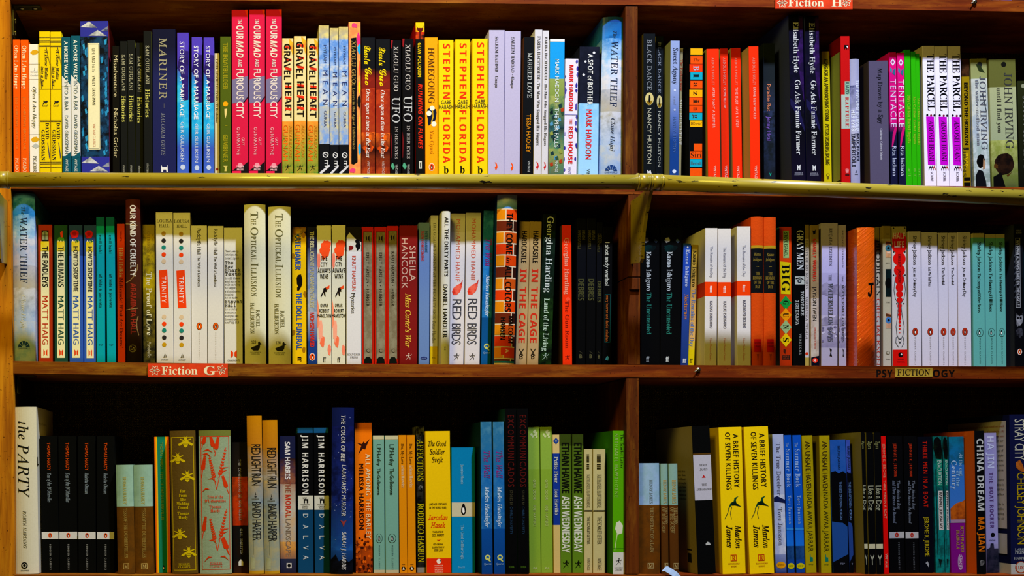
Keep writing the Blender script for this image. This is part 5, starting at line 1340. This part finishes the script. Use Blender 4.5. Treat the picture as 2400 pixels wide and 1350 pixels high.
def ear(y0, y1, u0, u1, w_, c='c83410'):
    """ear of grain from foot (u0,y0) to tip (u1,y1)"""
    e = []
    n = 9
    dx, dy = (u1-u0)*w_, y1-y0
    L = math.hypot(dx, dy)
    ax, ay = dx/L, dy/L
    e.append(P([(u0-.9/w_, y0), (u0+.9/w_, y0), (u1+.7/w_, y1), (u1-.7/w_, y1)], c))
    for i in range(n):
        f = .34+.64*i/n
        x, y = u0*w_+dx*f, y0+dy*f
        g = 4.3*(1-.05*i)
        for s_ in (-1, 1):
            px, py = -ay*s_, ax*s_
            e.append(P([(x/w_, y), ((x+px*g*.95+ax*g*.35)/w_, y+py*g*.95+ay*g*.35), ((x+px*g*1.25+ax*g*1.7)/w_, y+py*g*1.25+ay*g*1.7), ((x+ax*g*.9)/w_, y+ay*g*.9)], c))
    return e
def leaf(x0, y0, x1, y1, w_, c='c83410', bend=6):
    mx, my = (x0+x1)/2, (y0+y1)/2-bend
    return [P([(x0/w_, y0), (mx/w_, my-2), (x1/w_, y1), (mx/w_, my+2)], c)]
def wheat():
    w_ = 74
    e = [R(1009, 1022, 0, 1, '707430')]+frame(1023, 1336, .06, .95, 1.4, 'c83410', w_)
    for o in (0, 144):
        e += ear(1148+o, 1050+o, .55, .85, w_)+ear(1148+o, 1070+o, .55, .33, w_)+ear(1120+o, 1096-30+o, .08, .2, w_)+ear(1158+o, 1116+o, .92, .74, w_)
        e += leaf(41, 1132+o, 20, 1124+o, w_)+leaf(42, 1124+o, 66, 1102+o, w_)+leaf(44, 1112+o, 68, 1096+o, w_)
    e += ear(1070, 1024, .5, .62, w_)+ear(1060, 1024, .5, .38, w_)+ear(1050, 1024, .1, .2, w_)+leaf(6, 1066, 30, 1072, w_)+leaf(8, 1058, 34, 1062, w_)+ear(1300, 1262, .9, .7, w_)+leaf(46, 1306, 68, 1316, w_)+leaf(8, 1320, 30, 1306, w_)+leaf(5, 1155, 26, 1148, w_)
    for y, s, ww in ((1165, 'Tess of the', .5), (1174.5, "D'Urbervilles", .66), (1188, 'Thomas', .38), (1197.5, 'Hardy', .3)): e.append(H(s, y, 7, 'c83410', ww, 'S', .5))
    return e+[H('PENGUIN', 1320, 4, 'c83410', .38, 'S'), R(1323, 1324, .3, .7, 'c83410'), H('CLASSICS', 1328, 4, 'c83410', .38, 'S')]
B(3, 465, 469, 75, 1009, '8c9c78', wheat(), 'widest pale green cloth hardback with red grain ears', hd=1, rec=4, m=M_CLOTH, side='3c4014')
B(3, 543, 547, 36, 1037, [(1037, '1c1610', '281c10'), (1118, 'c03c0c', 'b83008', '8c2c0c'), (1232, '1c1a16', None, '24160c'), (1310, '1c1a14', '381c0c')], [T('THE CONFESSIONS OF NOA WEBER', 1077, 1221, 6, '9c9484', .5, 's', .1), T('GAIL HAREVEN', 1240, 1300, 6, 'a8a494', .55, 's', .1), P([(.5, 1311), (.65, 1317), (.65, 1326), (.35, 1326), (.35, 1317)], 'd0ccbc')], 'black and rust paperback with small house emblem', side='20547c')
def redlight():
    return [T('RED LIGHT RUN', 1042, 1138, 21, '1c1c1c', .58, 'n', -.06), P([(.5, 1153), (.56, 1160), (.44, 1162), (.5, 1163)], '141818'), P([(.42, 1164), (.6, 1164), (.56, 1166), (.46, 1166)], '141818'), T('BAIRD HARPER', 1177, 1267, 20, '24282c', .56, 'n', -.06), R(1175, 1300, .32, .34, '6c7058'), P([(.12, 1305), (.4, 1310), (.4, 1334), (.12, 1334)], '9c9c70', 'a8a880'), H('SCRIBNER', 1170, 3, '5c583c', .5, 'N')]
B(3, 578, 584, 35, 975, [(975, 'c07c14', 'b8741c'), (1045, 'b87c24', '8c7c58', 'a06c20', 'a8a090'), (1120, '8c806c', '84908c', 'c0a060', '6c7c84'), (1180, '84887c', '90947c', 'a09870'), (1338, 'b88c20')], redlight(), 'tall glossy golden hardback with condensed black capitals', hd=1, rec=4)
K(615, 621, 35, 985)
B(3, 655, 657, 37, 1022, [(1022, '1c2044'), (1075, '20244c', '6c4038', '301c20', 'a06040'), (1135, 'a07860', 'c0b8a4', 'b0a088'), (1200, 'b8b0a0', 'a09888', 'c0a078'), (1270, 'c08850', '8c6448', 'e0a040', '9c5c3c'), (1310, '2c3048', '24243c')], [T('SAM HARRIS', 1036, 1124, 12, 'd8d4d0', .5, 'N', -.03), T('THE', 1128, 1155, 12, '8c4430', .52, 'n'), T('MORAL', 1160, 1213, 12, 'b83020', .52, 'N'), T('LANDSCAPE', 1217, 1304, 12, '7c6858', .52, 'n'), R(1320, 1332, .4, .72, 'c8c4b8'), C(1326, 4, '14141c', .56)], 'sky-printed paperback fading from navy to cream')
def dalva():
    e = [T('JIM HARRISON', 1020, 1158, 14, 'd8d4c8', .5, 'N', .12), R(1162, 1195, .0, 1, 'c8c4b0'), H('WSP', 1168, 4, '14140f', .28, 'N', .45), P([(.38, 1170), (.68, 1170), (.68, 1180), (.58, 1180), (.58, 1174), (.47, 1174), (.47, 1180), (.38, 1180)], '14140f'), H('contemporary', 1183, 3, '1c1c18', .6, 'N', .48), H('classics', 1187, 3, '1c1c18', .4, 'N', .48), H('fiction', 1191, 3, '1c1c18', .36, 'N', .48)]
    for y, s in ((1209, 'D'), (1235, 'A'), (1260, 'L'), (1284, 'V'), (1307, 'A')): e.append(T(s, y-4.5, y+4.5, 12, 'c8ccc8', .5, 'g'))
    return e
B(3, 697, 699, 36, 1003, [(1003, '14507c'), (1015, '0a0c0f'), (1165, '0c3c60', '0f4468')], dalva(), 'blue and black paperback with cream middle label')
K(735, 738, 36, 1003)
def larkham():
    q = random.Random(3)
    e = [C(975+q.random()*330, .7, 'a8b4d8', .1+.85*q.random()) for i in range(26)]
    return e+[P([(0, 1312), (.2, 1300), (.35, 1316), (.6, 1308), (.8, 1318), (1, 1310), (1, 1350), (0, 1350)], '08080c', '101420'), T('THE COLOR OF BEE', 974, 1082, 10, 'c8c4bc', .5, 'o', .05), T("LARKHAM'S MURDER", 1090, 1210, 10, 'c8c4bc', .55, 'o', .02), T('SARAH J. HARRIS', 1247, 1336, 10, 'c8c4bc', .58, 'o', .02), P([(.4, 1220), (.55, 1223), (.7, 1219), (.6, 1228), (.55, 1236), (.5, 1228)], '8c3430')]
B(3, 779, 775, 52, 955, [(955, '121c50'), (1000, '141c5c', '182870', '101848'), (1180, '182868', '184080', '141c50', '1c5090'), (1290, '184078', '0c1828')], larkham(), 'tall starry night-blue hardback', hd=1, rec=3, side='10142c')
def barley():
    q = random.Random(9)
    e = [P([(.2, 1066), (.38, 1045), (.12, 1038), (.42, 1041), (.52, 1035), (.6, 1040), (.88, 1029), (.66, 1048), (.62, 1054), (.46, 1052)], '3c1408')]
    for i in range(50):
        y = 1345-90*q.random()**1.5
        e.append(blob(y, q.random(), .06+.06*q.random(), 3+4*q.random(), q.choice(('4c1806', '6c2408', '3c1206', 'd85c14')), seed=i, n=8))
    return e+[T('ALL AMONG THE BARLEY', 1064, 1264, 11, 'e4c898', .76, 'G', .02), T('MELISSA HARRISON', 1087, 1241, 11, '2c1008', .36, 'G', .02)]
B(3, 831, 834, 40, 991, [(991, 'f07410'), (1180, 'ec680c', None, 'd85c0c'), (1280, 'c84c08', '7c2c08', '8c3408')], barley(), 'orange paperback with a swallow at the top')
def hartley(): return [R(1021, 1030, 0, 1, 'c4bc90'), R(1336, 1348, 0, 1, 'b4ac84'), T('L.P.Hartley', 1042, 1092, 9, '14201c', .52, 'g', -.03), T('The Go-Between', 1098, 1160, 8, '182420', .5, 'g', -.04), C(1262, 8, '14201c', ry=11), C(1262, 7, '70a08c', ry=10)]+PG(1262, 9, 28, None)+[T('MODERN CLASSICS', 1278, 1335, 3, '243c34', .52, 'g', .25)]
B(3, 874, 876, 26, 1021, '70a08c', hartley(), 'sea green paperback with cream edges')
K(902, 904, 31, 1021)
def dielove(): return [T('Die, My Love', 1040, 1088, 6.5, '5c3408', .5, 's'), T('Ariana Harwicz', 1090, 1143, 6.5, 'dcbc8c', .52, 'S', -.03), C(1333, 5, '241804', .5), P([(.36, 1336), (.5, 1328), (.64, 1336)], 'e8dcc0'), R(1323, 1324, .3, .7, '7c4c08')]
B(3, 934, 937, 18, 1020, [(1020, 'd8840f'), (1345, 'd8840f')], dielove(), 'narrow orange paperback with tiny title')
K(953, 956, 19, 1020)
B(3, 975, 978, 20, 1000, [(1000, '1c1c18', None, '5c5c48'), (1040, '100f0c', None, '2c2c24'), (1330, '807c70')], [T('AFFECTIONS', 1030, 1127, 14, 'a89c10', .5, 's', -.02), blob(1145, .5, .35, 9, '8c8c84', '14140f', 6), T('RODRIGO HASBUN', 1180, 1318, 14, 'b8ac10', .5, 's', -.02)], 'black paperback with mustard serif capitals', rec=9)
def soldier():
    e = []
    for y, s, w_, f, c, h in ((1040, 'The Good', .74, 'I', '24140c', 12), (1059, 'Soldier', .62, 'I', '24140c', 12), (1078, 'Svejk', .46, 'I', '24140c', 12), (1182, '(AND HIS FORTUNES', .7, 'N', '24180c', 5), (1190.5, 'IN THE WORLD WAR)', .7, 'N', '24180c', 5), (1213, 'Jaroslav', .8, 'I', 'd8300c', 12), (1231, 'Hasek', .6, 'I', 'd8300c', 12), (1247, 'TRANSLATED BY', .44, 'N', '24180c', 4), (1255, 'CECIL PARROTT', .48, 'N', '24180c', 5), (1276, 'WITH ORIGINAL', .4, 'N', '24180c', 4), (1283, 'ILLUSTRATIONS BY', .5, 'N', '24180c', 4), (1290, 'JOSEF LADA', .36, 'N', '24180c', 5)): e.append(H(s, y, h, c, w_, f, .48))
    e += [R(1309, 1348, 0, 1, 'd82c0c'), C(1316, 5.5, 'e8dcc8', .5), C(1315, 1.6, '24100c', .55)]
    for y, s in ((1326, 'HARPER'), (1331, 'PERENNIAL'), (1336, 'MODERN'), (1341, 'CLASSICS')): e.append(H(s, y, 3, 'e8b090', .34, 'N'))
    e.append(P([(.42, 1265), (.5, 1266), (.6, 1264), (.5, 1268)], 'd8300c'))
    return e
B(3, 996, 1000, 58, 1011, 'e8bc0c', soldier(), 'golden yellow paperback with red foot and script title')
B(3, 1058, 1059, 55, 1049, [(1049, '0c78a8', '0f80b4')], [R(1178, 1211, 0, 1, 'c8bc98'), T('Jaroslav Hasek', 1089, 1135, 6.5, '90bcd0', .46, 'n'), T('The Good Soldier Svejk', 1231, 1311, 7, '8cb8cc', .46, 's'), H('No 18', 1330, 5, '80b0c8', .25, 'g', .42)]+PG(1194, 18, 55, None), 'wide sky blue paperback with cream band and penguin')
def wall3():
    e = []
    for q in wall(0, 1):
        q = list(q)
        def sh(y): return 1057+(y-560)*.985
        if q[0] == 'T': q[2], q[3] = sh(q[2]), sh(q[3])
        elif q[0] == 'C': q[1] = 1307+(q[1]-812)
        elif q[0] == 'H': q[2] = 1322
        elif q[0] == 'P': q[1] = [(u, 1307+(y-812)) for u, y in q[1]]
        e.append(tuple(q))
    return e
B(3, 1126, 1129, 26, 989, [(989, '2c6c90', '1c68a0', '4884a0', '1c5c8c'), (1100, '1864a8', '1458a0', '2c70a8'), (1240, '0c4890', '0c3c80')], wall3(), 'turquoise blue paperback with red script title', side='0c3440', rec=4, d=140)
K(1155, 1158, 26, 989)
def excom(): return [T('EXCOMMUNICADOS', 973, 1141, 14, '5c1410', .5, 'n', .1), T('STORIES BY', 1150, 1184, 6, '4c4830', .5, 'n', .08), T('CHARLES HAVERTY', 1188, 1252, 6, '24405c', .5, 'n', .08), H('IOWA', 1329, 5, '3c5c14', .5, 'N')]
B(3, 1184, 1186, 26, 958, '0a0a08', excom(), 'tall black paperback with dark red spaced capitals', side='143c3c', rec=4, d=150)
K(1212, 1214, 26, 958)
def opendoor():
    q = random.Random(6)
    e = [blob(1010+18*q.random(), .1+.8*q.random(), .12, 4, 'c0c888', seed=i, n=7) for i in range(9)]
    return e+[T('OPEN DOOR', 1125, 1172, 6, 'b8c078', .5, 'g', .06), T('IOSI HAVILIO', 1185, 1234, 6, 'b8c078', .5, 'g', .06), H('04', 1332, 5, 'c0c888', .35, 'n')]
B(3, 1237, 1241, 27, 1001, [(1001, '88a83c'), (1100, '80a030')], opendoor(), 'pale lime green paperback')
K(1266, 1269, 27, 1001)
B(3, 1295, 1298, 16, 1019, [(1019, 'd0b470'), (1063, '14348c'), (1231, 'ccb068')], [P([(.5, 1026), (.95, 1034), (.5, 1042), (.05, 1034)], '20408c'), C(1034, 2, 'a8a880', .5), T('Petite Fleur', 1071, 1132, 8, 'c8c8b0', .5, 'S'), T('Iosi Havilio', 1147, 1207, 8, 'c8c8b0', .5, 'S')], 'slim cream paperback with dark blue middle panel')
def ash(): return [T('ETHAN HAWKE', 1038, 1156, 18, '14180c', .5, 'N', -.06), T('ASH WEDNESDAY', 1163, 1296, 18, 'd0d0b8', .5, 'N', -.06)]+runner(1323, 10, 27, '101408')
B(3, 1312, 1314, 26, 1018, [(1018, '384810'), (1045, '4c6418', '5c801c')], ash(), 'olive green paperback with heavy black and white capitals')
K(1341, 1342, 27, 1018)
def hester():
    return bars(1065, 1085, .3, .62, '24200f')+bars(1088, 1100, .3, .62, '24200f', 5)+[R(1196, 1199, 0, 1, '1c1a10'), T('NATHANIEL HAWTHORNE', 1112, 1190, 6.5, '6c6444', .5, 's'), T('THE SCARLET LETTER', 1210, 1275, 6.5, '2c2818', .52, 'n'), T('VINTAGE', 1308, 1336, 6, '5c5438', .52, 'n')]
B(3, 1369, 1369, 19, 1053, 'bcae74', hester(), 'short cream paperback with barcode marks')
K(1390, 1390, 29, 1053)
B(3, 1436, 1436, 28, 1010, [(1010, '54a010'), (1295, '54a010')], [P([(.3, 1225), (.6, 1221), (.85, 1232), (.8, 1250), (.4, 1254), (.2, 1240)], 'd0d0b0'), P([(.35, 1250), (.42, 1250), (.2, 1290), (.14, 1290)], 'c0c890'), R(1285, 1286, 0, 1, '3c8010'), R(1295, 1347, 0, 1, 'ccc8b8'), T('NATHANIEL HAWTHORNE', 1017, 1166, 8.5, 'a0c068', .3, 'n', .15), T('The Scarlet Letter', 1018, 1098, 6.5, '1c3c0c', .78, 's', .05)]+runner(1317, 9, 28, '101410')+[H('MODERN', 1331, 3, '3c3c34', .7, 's'), H('LIBRARY', 1336, 3, '3c3c34', .65, 's')], 'bright grass green paperback beside the divider', side='347c18', rec=3, d=140)

# ================================================================== BOTTOM SHELF, RIGHT BAY
def james(t1, t2=None):
    e = [T('HENRY JAMES', 1125, 1180, 7.5, 'b89040' if t2 else '6c7c80', .55, 's')]
    if t2: e += [T(t1, 1190, 1230, 7, 'a08850', .72, 's'), T(t2, 1190, 1250, 7, 'a08850', .3, 's')]
    else: e.append(T(t1, 1190, 1296, 7.5, 'a08850', .58, 's'))
    return e+frame(1320, 1333, .36, .66 if not t2 else .95, 1.2, 'a89460', 40)+[H('M', 1326.5, 8, 'b8a468', .2 if not t2 else .4, 's', .51 if not t2 else .65)]
B(3, 1499, 1501, 48, 1086, [(1086, '94b0c4', '98b4cc', '8cacb8'), (1184, '6c3c0c', '68380a', '5c340c')], james('THE PORTRAIT OF A LADY'), 'short pale blue and brown hardback, widest of three', hd=1, rec=5, m=M_COVER)
B(3, 1549, 1552, 16, 1087, [(1087, '84a494', '80a898'), (1184, '5c300c', '54300c')], james('THE TURN', 'OF THE SCREW'), 'thin pale green and brown hardback', hd=1, rec=7, m=M_COVER)
K(1568, 1572, 20, 1087)
def ambass():
    e = [R(1063, 1066, 0, 1, '5c3c10'), R(1067, 1173, 0, 1, 'b8b4bc')]
    for y, s, w_, c in ((1091, 'HENRY', .42, '34302c'), (1101, 'JAMES', .42, '34302c'), (1137, 'THE', .28, '4c4844'), (1148, 'AMBASSADORS', .9, '4c4844')): e.append(H(s, y, 5, c, w_, 'S', .56))
    return e+[P([(.55, 1114), (.66, 1121), (.44, 1121)], 'b8201c'), P([(.5, 1275), (.6, 1271), (.72, 1273), (.78, 1279), (.5, 1279)], 'b8b8b0')]
B(3, 1621, 1636, 42, 999, [(999, '0e0f0d'), (1300, '0e0f0c')], ambass(), 'tall black cloth paperback with pale grey label', side='94845c', rec=2, m=M_CLOTH, d=150, cov=[(-1, 'T', 32, 62, 1104+i_*9.5, 5, '54482c', t_) for i_, t_ in enumerate(('story in a', 'nine thou', 'brilliant', 'through', 'in his light', 'never', 'shadow on', 'side'))]+[(-1, 'R', 22, 36, 1300, 1322, '24200f', ''), (-1, 'R', 20, 38, 1290, 1293, '24200f', '')])
def killings():
    return [T('A BRIEF HISTORY', 1018, 1144, 12, '20200f', .72, 'G', .04), T('OF SEVEN KILLINGS', 1014, 1149, 12, '20200f', .38, 'G', .04), P([(.3, 1195), (.42, 1180), (.56, 1176), (.6, 1168), (.78, 1164), (.66, 1172), (.68, 1180), (.9, 1190), (.62, 1186), (.46, 1186)], '0c2414', '1c5c2c'), P([(.36, 1188), (.39, 1189), (.3, 1204), (.16, 1218), (.15, 1216), (.28, 1202)], '4c5020'), P([(.46, 1188), (.49, 1189), (.42, 1204), (.46, 1218), (.44, 1218), (.39, 1204)], '4c5020'),
            T('Marlon', 1232, 1286, 14, '24200c', .72, 'I'), T('James', 1232, 1284, 14, '24200c', .34, 'I')]+frame(1301, 1316, .36, .62, 1.5, 'c83c10', 54)+[H('R', 1308.5, 10, 'c83c10', .14, 'S', .49), H('RIVERHEAD', 1322, 3, 'a85814', .48, 'N'), H('BOOKS', 1328, 3, 'a85814', .26, 'N')]
B(3, 1684, 1694, 54, 1002, 'f0c800', killings(), 'thick yellow paperback with green hummingbird', side='e0b808', rec=3, d=145)
K(1743, 1758, 57, 1001)
B(3, 1810, 1818, 26, 1018, [(1018, 'a4acc8'), (1160, 'a8b0cc', 'a0a8c4', 'c0c4d0'), (1300, '7c88b0', '2c4078')], [P([(.0, 1166), (.3, 1163), (1, 1172), (1, 1180), (.4, 1177), (0, 1176)], '141c48'), T('The True Deceiver', 1038, 1161, 10, '5c6078', .5, 's'), T('Tove Jansson', 1190, 1279, 10, '5c6078', .52, 's'), C(1325, 11, 'd89414', ry=8), H('SORT OF', 1325, 4, '7c4c08', .6, 'N')], 'pale grey-blue paperback with dark brush stroke')
def summer():
    return [T('The', 1038, 1048, 6, '80a0d0', .42, 's'), T('Summer Book', 1053, 1142, 9, '94b0d8', .5, 's', .06), T('Tove Jansson', 1162, 1228, 6.5, '88a8d0', .55, 's', .08), R(1238, 1243, 0, 1, '2c7cc8'), C(1327, 8, 'b8b010', ry=7), H('SORT OF', 1327, 3.5, '605c08', .6, 'N')]
B(3, 1837, 1846, 17, 1020, [(1020, '0f4cb0'), (1200, '1050b8', '1868cc'), (1280, '0c2c5c', '103870', '1c4880'), (1312, '103c8c')], summer(), 'deep blue sea-print paperback')
K(1857, 1867, 20, 1020)
def haven():
    return [T('AN UNSAFE HAVEN', 1035, 1150, 12, '2c1c10', .5, 'n', -.02), T('NADA AWAR JARRAR', 1154, 1293, 11, '3c3c0c', .52, 'g', .02), P([(.4, 1300), (.48, 1300), (.48, 1306), (.68, 1307), (.7, 1316), (.4, 1317)], '106c58'), H('borough', 1323, 3, '3c4c14', .4, 'n')]
B(3, 1879, 1889, 25, 1021, [(1021, 'a08c10', None, '948410'), (1290, '9c8c10')], haven(), 'dull mustard paperback with tall thin capitals', side='8c7c14')
K(1920, 1925, 25, 1021)
def legs():
    return [P([(0, 1107), (.3, 1104), (.5, 1110), (.8, 1105), (1, 1112), (1, 1235), (.7, 1226), (.3, 1224), (0, 1222)], '0a0c12'), P([(0, 1318), (1, 1300), (1, 1350), (0, 1350)], '0c0e14'), T('BRUNO JASIENSKI', 1046, 1100, 5.5, '142444', .55, 'n'), T('THE LEGS OF IZOLDA MORGAN', 1130, 1220, 5, '5c7cac', .6, 'n'), H('TSP', 1322, 4, '7c8498', .3, 'n', .6)]
B(3, 1944, 1953, 37, 1031, [(1031, '1c4c98', None, '24509c'), (1220, '1c4484')], legs(), 'blue and black paperback, duller wider one of the pair')
B(3, 1982, 1992, 25, 1031, [(1031, '34489c', None, '3c50a4'), (1220, '203c7c')], legs(), 'blue and black paperback in shiny plastic wrap', m=M_GLOSS)
def dog(): return [R(1275, 1286, 0, 1, 'b8b08c'), T('Zgura', 1034, 1052, 4.5, '80804c', .5, 'n'), T('Like a Dog', 1138, 1196, 6.5, '9c9c80', .5, 'n', -.05), P([(.2, 1303), (.45, 1312), (.45, 1324), (.55, 1324), (.55, 1312), (.8, 1303), (.75, 1300), (.5, 1308), (.25, 1300)], 'a0a088')]
B(3, 2011, 2019, 16, 1013, '0c0d10', dog(), 'thin black paperback with cream ring near the foot', side='8c8450', rec=4)
K(2030, 2037, 16, 1014)
K(2048, 2055, 16, 1014)
B(3, 2065, 2073, 11, 1022, 'd01008', [T('JEROME K. JEROME', 1040, 1120, 5.5, 'd87c60', .5, 'n'), T('THREE MEN IN A BOAT', 1126, 1215, 5.5, 'd88c70', .5, 'n'), T('VINTAGE', 1298, 1330, 5.5, 'e0a890', .5, 'n')], 'very thin pure red paperback', rec=4)
def three():
    return [T('JEROME K. JEROME', 1040, 1118, 6.5, 'a82c14', .5, 'N', .12), T('Three Men in a Boat', 1127, 1195, 7, '78808c', .68, 'i'), T('and Three Men on the Bummel', 1127, 1227, 7, '78808c', .38, 'i'), R(1247, 1262, 0, 1, 'a8a4a0')]+PG(1254.5, 6, 36, 'b0281c', 'a8a4a0')+[T('PENGUIN CLASSICS', 1272, 1336, 3.5, '606468', .62, 'N', .2)]
B(3, 2079, 2086, 36, 1022, '080a10', three(), 'black paperback with two-line italic title and white band')
K(2118, 2123, 31, 1022)
B(3, 2150, 2156, 34, 1024, '070c1c', [T('THREE MEN IN A BOAT', 1034, 1190, 10, 'b01c10', .5, 'G', .1), T('JEROME K. JEROME', 1212, 1305, 10, 'b09c1c', .52, 'n', -.02), P([(.4, 1320), (.55, 1316), (.65, 1324), (.6, 1330), (.5, 1324)], '8c9094')], 'navy paperback with bold red title and yellow author')
def evac():
    return [P([(.1, 1030), (.5, 1024), (.9, 1032), (1, 1060), (.9, 1077), (.3, 1075), (0, 1050)], '080c08', '102010'), R(1077, 1140, .35, .95, '107458'), T('EVACUATION', 1080, 1137, 9, 'a8b0a8', .66, 'g', -.04), R(1151, 1243, .45, .95, 'b4b0a8'), T('RAPHAEL JERUSALMY', 1154, 1240, 6.5, '0c0c0c', .7, 'N', -.04), P([(.2, 1100), (.3, 1098), (.3, 1300), (.2, 1300)], '0c3028'), P([(.3, 1310), (.7, 1312), (.5, 1330)], '10201c')]
B(3, 2186, 2194, 21, 1023, [(1023, '0c5c54', None, '084840'), (1080, '0c6c68', '0f7870', '0c4c48')], evac(), 'slim teal paperback with black tree')
K(2209, 2216, 12, 1023)
def century():
    return [P([(0, 1192), (.4, 1180), (.8, 1176), (1, 1172), (1, 1220), (0, 1218)], 'a85014', '7c3410'), R(1218, 1226, 0, 1, '8c7088'), T('At the end', 1062, 1116, 8.5, '78a0b8', .78, 's'), T('of the', 1104, 1140, 8.5, '78a0b8', .56, 's'), T('Century', 1080, 1148, 12, '98b0c8', .3, 's', .05), T('RUTH PRAWER', 1233, 1296, 7, 'a08c20', .76, 's'), T('JHABVALA', 1243, 1287, 7, 'a08c20', .48, 's'), C(1318, 6, 'a09ca4', .62, ry=19), C(1318, 5, '780c74', .62, ry=18), T('ABACUS', 1302, 1334, 6, 'b0a8b0', .62, 'N')]
B(3, 2224, 2229, 41, 1024, [(1024, '0c6478', '145c9c', '105068'), (1090, '2460a4', '3468b0'), (1226, '700c70')], century(), 'blue and magenta paperback with orange cliff picture')
B(3, 2281, 2287, 25, 1010, '0c0f14', [T('CHINA DREAM', 1029, 1197, 15, 'b4b4ac', .55, 'N', .02), T('MA JIAN', 1213, 1293, 14, 'c8640c', .55, 'N', .02), blob(1320, .55, .3, 8, '94908c', '1c1c1c', 5)], 'black paperback with heavy white title and orange side', side='d85c04', rec=3)
B(3, 2307, 2313, 28, 1015, [(1015, '8c84ac', '9088b0'), (1275, '8c84a4', '54506c')], [T('HA JIN', 1023, 1097, 15, 'b8b8cc', .5, 'N', .02), T('THE BOAT ROCKER', 1108, 1238, 9, '54386c', .5, 'N', .12), C(1254, 5, '101018', .55), H('VINTAGE', 1267, 3, '34304c', .5, 'N'), P([(0, 1288), (.3, 1284), (.35, 1274), (.6, 1274), (.65, 1286), (1, 1286), (1, 1350), (0, 1350)], '181c2c', '302c3c')], 'dusky lilac paperback with a skyline at the foot')
STRAY = [(-1, 'R', 8, 150, 986, 1240, 'b0a8a4', ''), (-1, 'R', 8, 60, 1252, 1300, 'a8a4a4', '')]
for i_, t_ in enumerate(('I want, first and above all else, to read about rebellious youth', 'unexpected motherhood and the complications of belonging to a city', 'this is the story of a band of friends who make their own rules', 'and of the girl who left her', 'family behind to create', 'a new kind of life and of', 'love, until a bad night', 'makes her the enemy', 'of the very people soon', 'to be her whole circle', '', 'Ten years on, she starts', 'again, and Andrea is', 'home again with the', 'past close behind her', '', 'Stray City is', 'about the families', 'we are finding', 'room for all')):
    if t_: STRAY.append((-1, 'T', 14 if i_ > 2 else 12, 14+len(t_)*2.1+6 if i_ > 2 else 144, 998+i_*11.5, 5, '8c3c1c' if i_ < 3 else '34343c', t_))
B(3, 2366, 2370, 46, 972, [(972, '10143c'), (1322, 'a8a498')], [T('STRAY CITY', 983, 1079, 23, 'b0ac94', .5, 'n', -.04), P([(.3, 1084), (.5, 1078), (.65, 1090), (.75, 1108), (.5, 1104), (.3, 1096)], 'a8581c', '703410'), T('CHELSEY JOHNSON', 1108, 1276, 19, 'a88c10', .55, 'n', -.05), H('LARGE', 1288, 5, 'a0a098', .6, 's'), H('PRINT', 1295, 6, 'b0b0a8', .6, 's'), H('HARPER', 1309, 5, 'a0a098', .7, 's'), C(1330, 14, '9c3810', .5), C(1330, 12, 'b0ac9c', .5), H('LUXE', 1331, 8, 'a02c10', .5, 'N')], 'tall navy paperback with wide text panel on its side', rec=2, d=160, cov=STRAY)

# ================================================================== UPPERMOST SHELF: only the feet of its books show
B(0, 2290, 2290, 26, -330, '14181c', [], 'dark foot of a paperback beside a bent nail')
B(0, 2318, 2318, 26, -350, '8c8c9c', [], 'pale grey foot of a paperback')
B(0, 2346, 2346, 26, -340, '2c5cb0', [], 'blue foot of a paperback')
B(0, 2374, 2374, 34, -340, '1c1c20', [], 'black foot of a paperback')
make_books()
